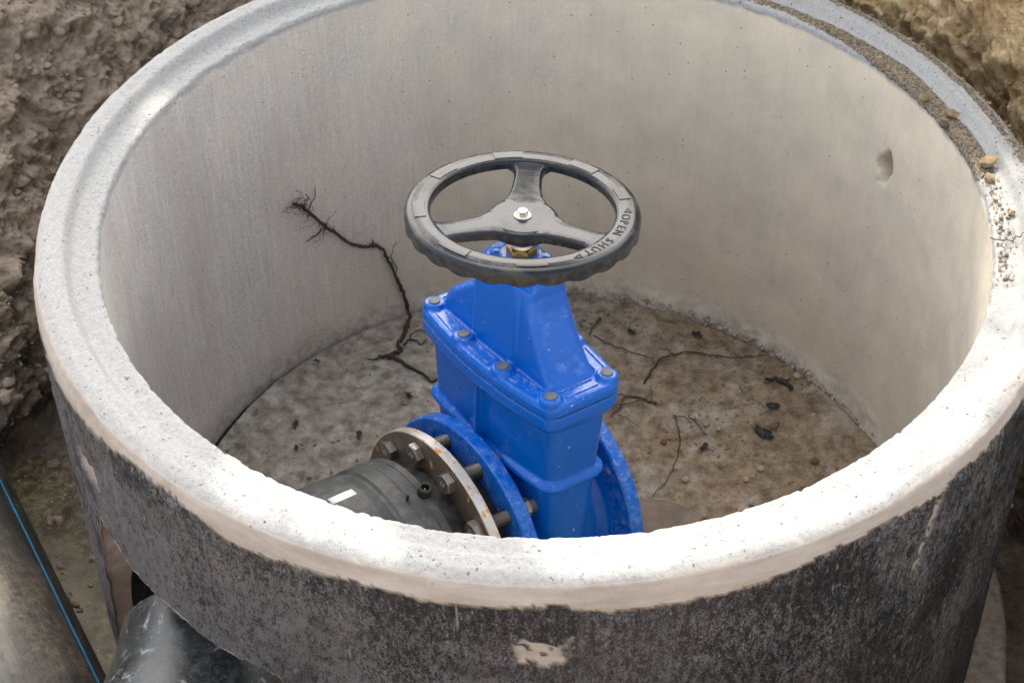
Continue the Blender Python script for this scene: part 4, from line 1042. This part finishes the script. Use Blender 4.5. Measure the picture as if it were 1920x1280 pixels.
for k in range(2300):
    a = r3.uniform(6, 62) if r3.random() < .85 else r3.uniform(-16, 8); w1 = .007+.010*float(smooth(62, 25, a))
    if a > 6 and r3.random() < .72: rr = .6135-.005*float(smooth(45, 15, a))+r3.normal(0, .5)*w1*.95; zz = .001
    elif a > 6: rr = r3.normal(.6645, .0045); zz = .0165
    else: rr = r3.normal(.612, .010); zz = .001
    if .6275 < rr < .645: continue
    if rr < .602: continue
    zz = .0165 if rr > .645 else .001
    s = min(.0007*(1+r3.exponential(.8)), .0042)
    if a > 50 and r3.random() < .5: continue
    pts.append((rr*math.cos(R(a)), rr*math.sin(R(a)), zz+s*.3)); sz.append(s)
crumbs('rim_soil', pts, sz, M_crumb, 'brown soil crumbs scattered along the upper right rim', 1)
pts = []; sz = []
while len(pts) < 4200:
    x, y = r3.uniform(-.6, .6, 2); rr = math.hypot(x, y)
    if rr > .590: continue
    dens = .12+.88*float(smooth(.12, .5, x)) if x > 0 else .10
    if rr > .5 and x > 0: dens = 1
    if r3.random() > dens: continue
    s = min(.0009*(1+r3.exponential(.7)), .005); pts.append((x, y, -.6705+s*.2+.006*float(smooth(.5, .6, rr))*(x > .2))); sz.append(s)
crumbs('floor_grit', pts, sz, mat_flat('floor_grit', (.24, .19, .13), .95, .6, 25), 'fine grit and soil crumbs over the chamber floor', 2)
pts = []; sz = []
for k in range(520):
    a = r3.uniform(157, 226); rr = r3.uniform(.70, .98); s = min(.0016*(1+r3.pareto(1.8)), .010); pts.append((rr*math.cos(R(a)), rr*math.sin(R(a)), -.7695)); sz.append(s)
crumbs('pool_debris', pts, sz, M_soil, 'wet bits and stones breaking the surface of the muddy pool', 34, dict(clay=.0, wet=.65))
# joint crumbs round the foot of the wall
pts = []; sz = []
for k in range(900):
    a = r3.uniform(12, 98); s = min(.0012*(1+r3.exponential(.8)), .006); rr = .5935-abs(r3.normal(0, .004))
    pts.append((rr*math.cos(R(a)), rr*math.sin(R(a)), -.668+abs(r3.normal(0, .006))*(1 if a < 90 else .5))); sz.append(s)
crumbs('joint_mortar', pts, sz, mat_flat('joint_mortar', (.36, .32, .27), .95, .5, 30), 'crumbly mortar along the foot of the inner wall', 3)

for k, (nm, pp, ss, mt) in enumerate(CL_Q):
    crumbs(nm, pp, ss, mt, 'loose soil clods lying on the left bank' if k == 0 else 'loose yellow clay crumbs on the right bank', 30+k, dict(clay=float(k), wet=.15))

# ------------------------------------------------------------------ tree added unseen behind the pit as shade caster, whose crown dapples the rim
def build_shade_tree():
    t = empty('shade_tree', (-.9, 3.9, .1)); tag(t, 'leafy tree added unseen behind the pit, shaped to shade the ring', 'shade_tree')
    base = np.array([-.9, 3.9, .1]); D = 4.4
    lit = [[(-.375, -.50), (-.35, -.56), (-.30, -.66), (-.16, -.72), (-.185, -.56), (-.24, -.45)],
           [(.00, -.56), (.02, -.75), (.30, -.80), (.62, -.42), (.72, .04), (.60, .075), (.56, .11), (.545, -.10), (.49, -.33), (.30, -.48)],
           [(-.612, .11), (-.582, .115), (-.548, .24), (-.578, .245)], [(-.632, .26), (-.612, .262), (-.585, .318), (-.606, .325)],
           [(-1.25, -.10), (-.86, -.05), (-.825, .16), (-.87, .31), (-.92, .42), (-.985, .54), (-1.05, .66), (-1.25, .66)]]
    r4 = np.random.default_rng(3); u = np.array([1., 0, 0]); u -= SD*(u@SD); u /= np.linalg.norm(u); v = np.cross(SD, u)
    V = []; F = []; n = 0; want = 0
    leaf = np.array([(0, 0, 0), (.35, .22, .03), (.75, .18, 0), (1, 0, -.05), (.75, -.18, 0), (.35, -.22, .03)])-np.array([.5, 0, 0])
    N = 62000
    mx = r4.uniform(-1.75, 1.35, N); my = r4.uniform(-1.0, 2.15, N)
    big = np.arange(N) < 13000
    foc = ~big; mx[foc] = r4.uniform(-1.25, .95, foc.sum()); my[foc] = r4.uniform(-.95, .95, foc.sum())
    S = np.where(big, r4.uniform(.10, .17, N), r4.uniform(.035, .06, N))
    ok = np.where(big, ((mx+.2)/1.6)**2+((my-.55)/1.6)**2 < 1, True)
    for poly in lit:
        for k in range(16):
            a_ = k*math.pi/8
            for fr in (.0, .3, .55): ok &= ~in_poly(mx+S*fr*math.cos(a_), my+S*fr*math.sin(a_), poly)  # leaves left out where sun patches are wanted
    n3 = 2500; mx = np.concatenate([mx[ok], r4.uniform(-.65, .75, n3)]); my = np.concatenate([my[ok], r4.uniform(-.85, .35, n3)]); S = np.concatenate([S[ok], r4.uniform(.022, .032, n3)])  # tiny leaves strewn over the gaps to dim the sun patches
    for mx, my, s in zip(mx, my, S):
        d = D+r4.normal(0, .35)*1.0
        P = np.array([mx, my, 0])+SD*d
        q = r4.normal(size=(3, 3)); q, _ = np.linalg.qr(q)
        nn = SD+r4.normal(0, .5, 3); nn /= np.linalg.norm(nn); a = r4.normal(size=3); a -= nn*(a@nn); a /= np.linalg.norm(a); b = np.cross(nn, a)
        L = leaf*s; V.append(P+L[:, :1]*a+L[:, 1:2]*b*1.4+L[:, 2:3]*nn); F.append(np.array([[0, 1, 2, 3], [0, 3, 4, 5]])+n); n += 6
    V = np.concatenate(V); F = np.concatenate(F)
    link('shade_crown', mesh_np('shade_crown', V-base, F), M_green, t)
    parts = []
    top = np.array([-.2, .55, 0])+SD*(D+.1)
    fork = base+np.array([.1, -.2, 2.4])
    parts.append(tube_np([base-base, np.array([.05, -.05, 1.2]), fork-base], [.16, .13, .10], 14, 6))
    for k in range(9):
        a = k*.7; e = top+u*math.cos(a)*1.0+v*math.sin(a)*1.0+SD*.45
        mdl = (fork+e)/2+np.array([0, 0, .25]); parts.append(tube_np([fork-base, mdl-base, e-base], [.045, .028, .010], 8, 6))
    V, F = join_np(parts); link('trunk', mesh_np('trunk', V, F), M_bark, t)
build_shade_tree()
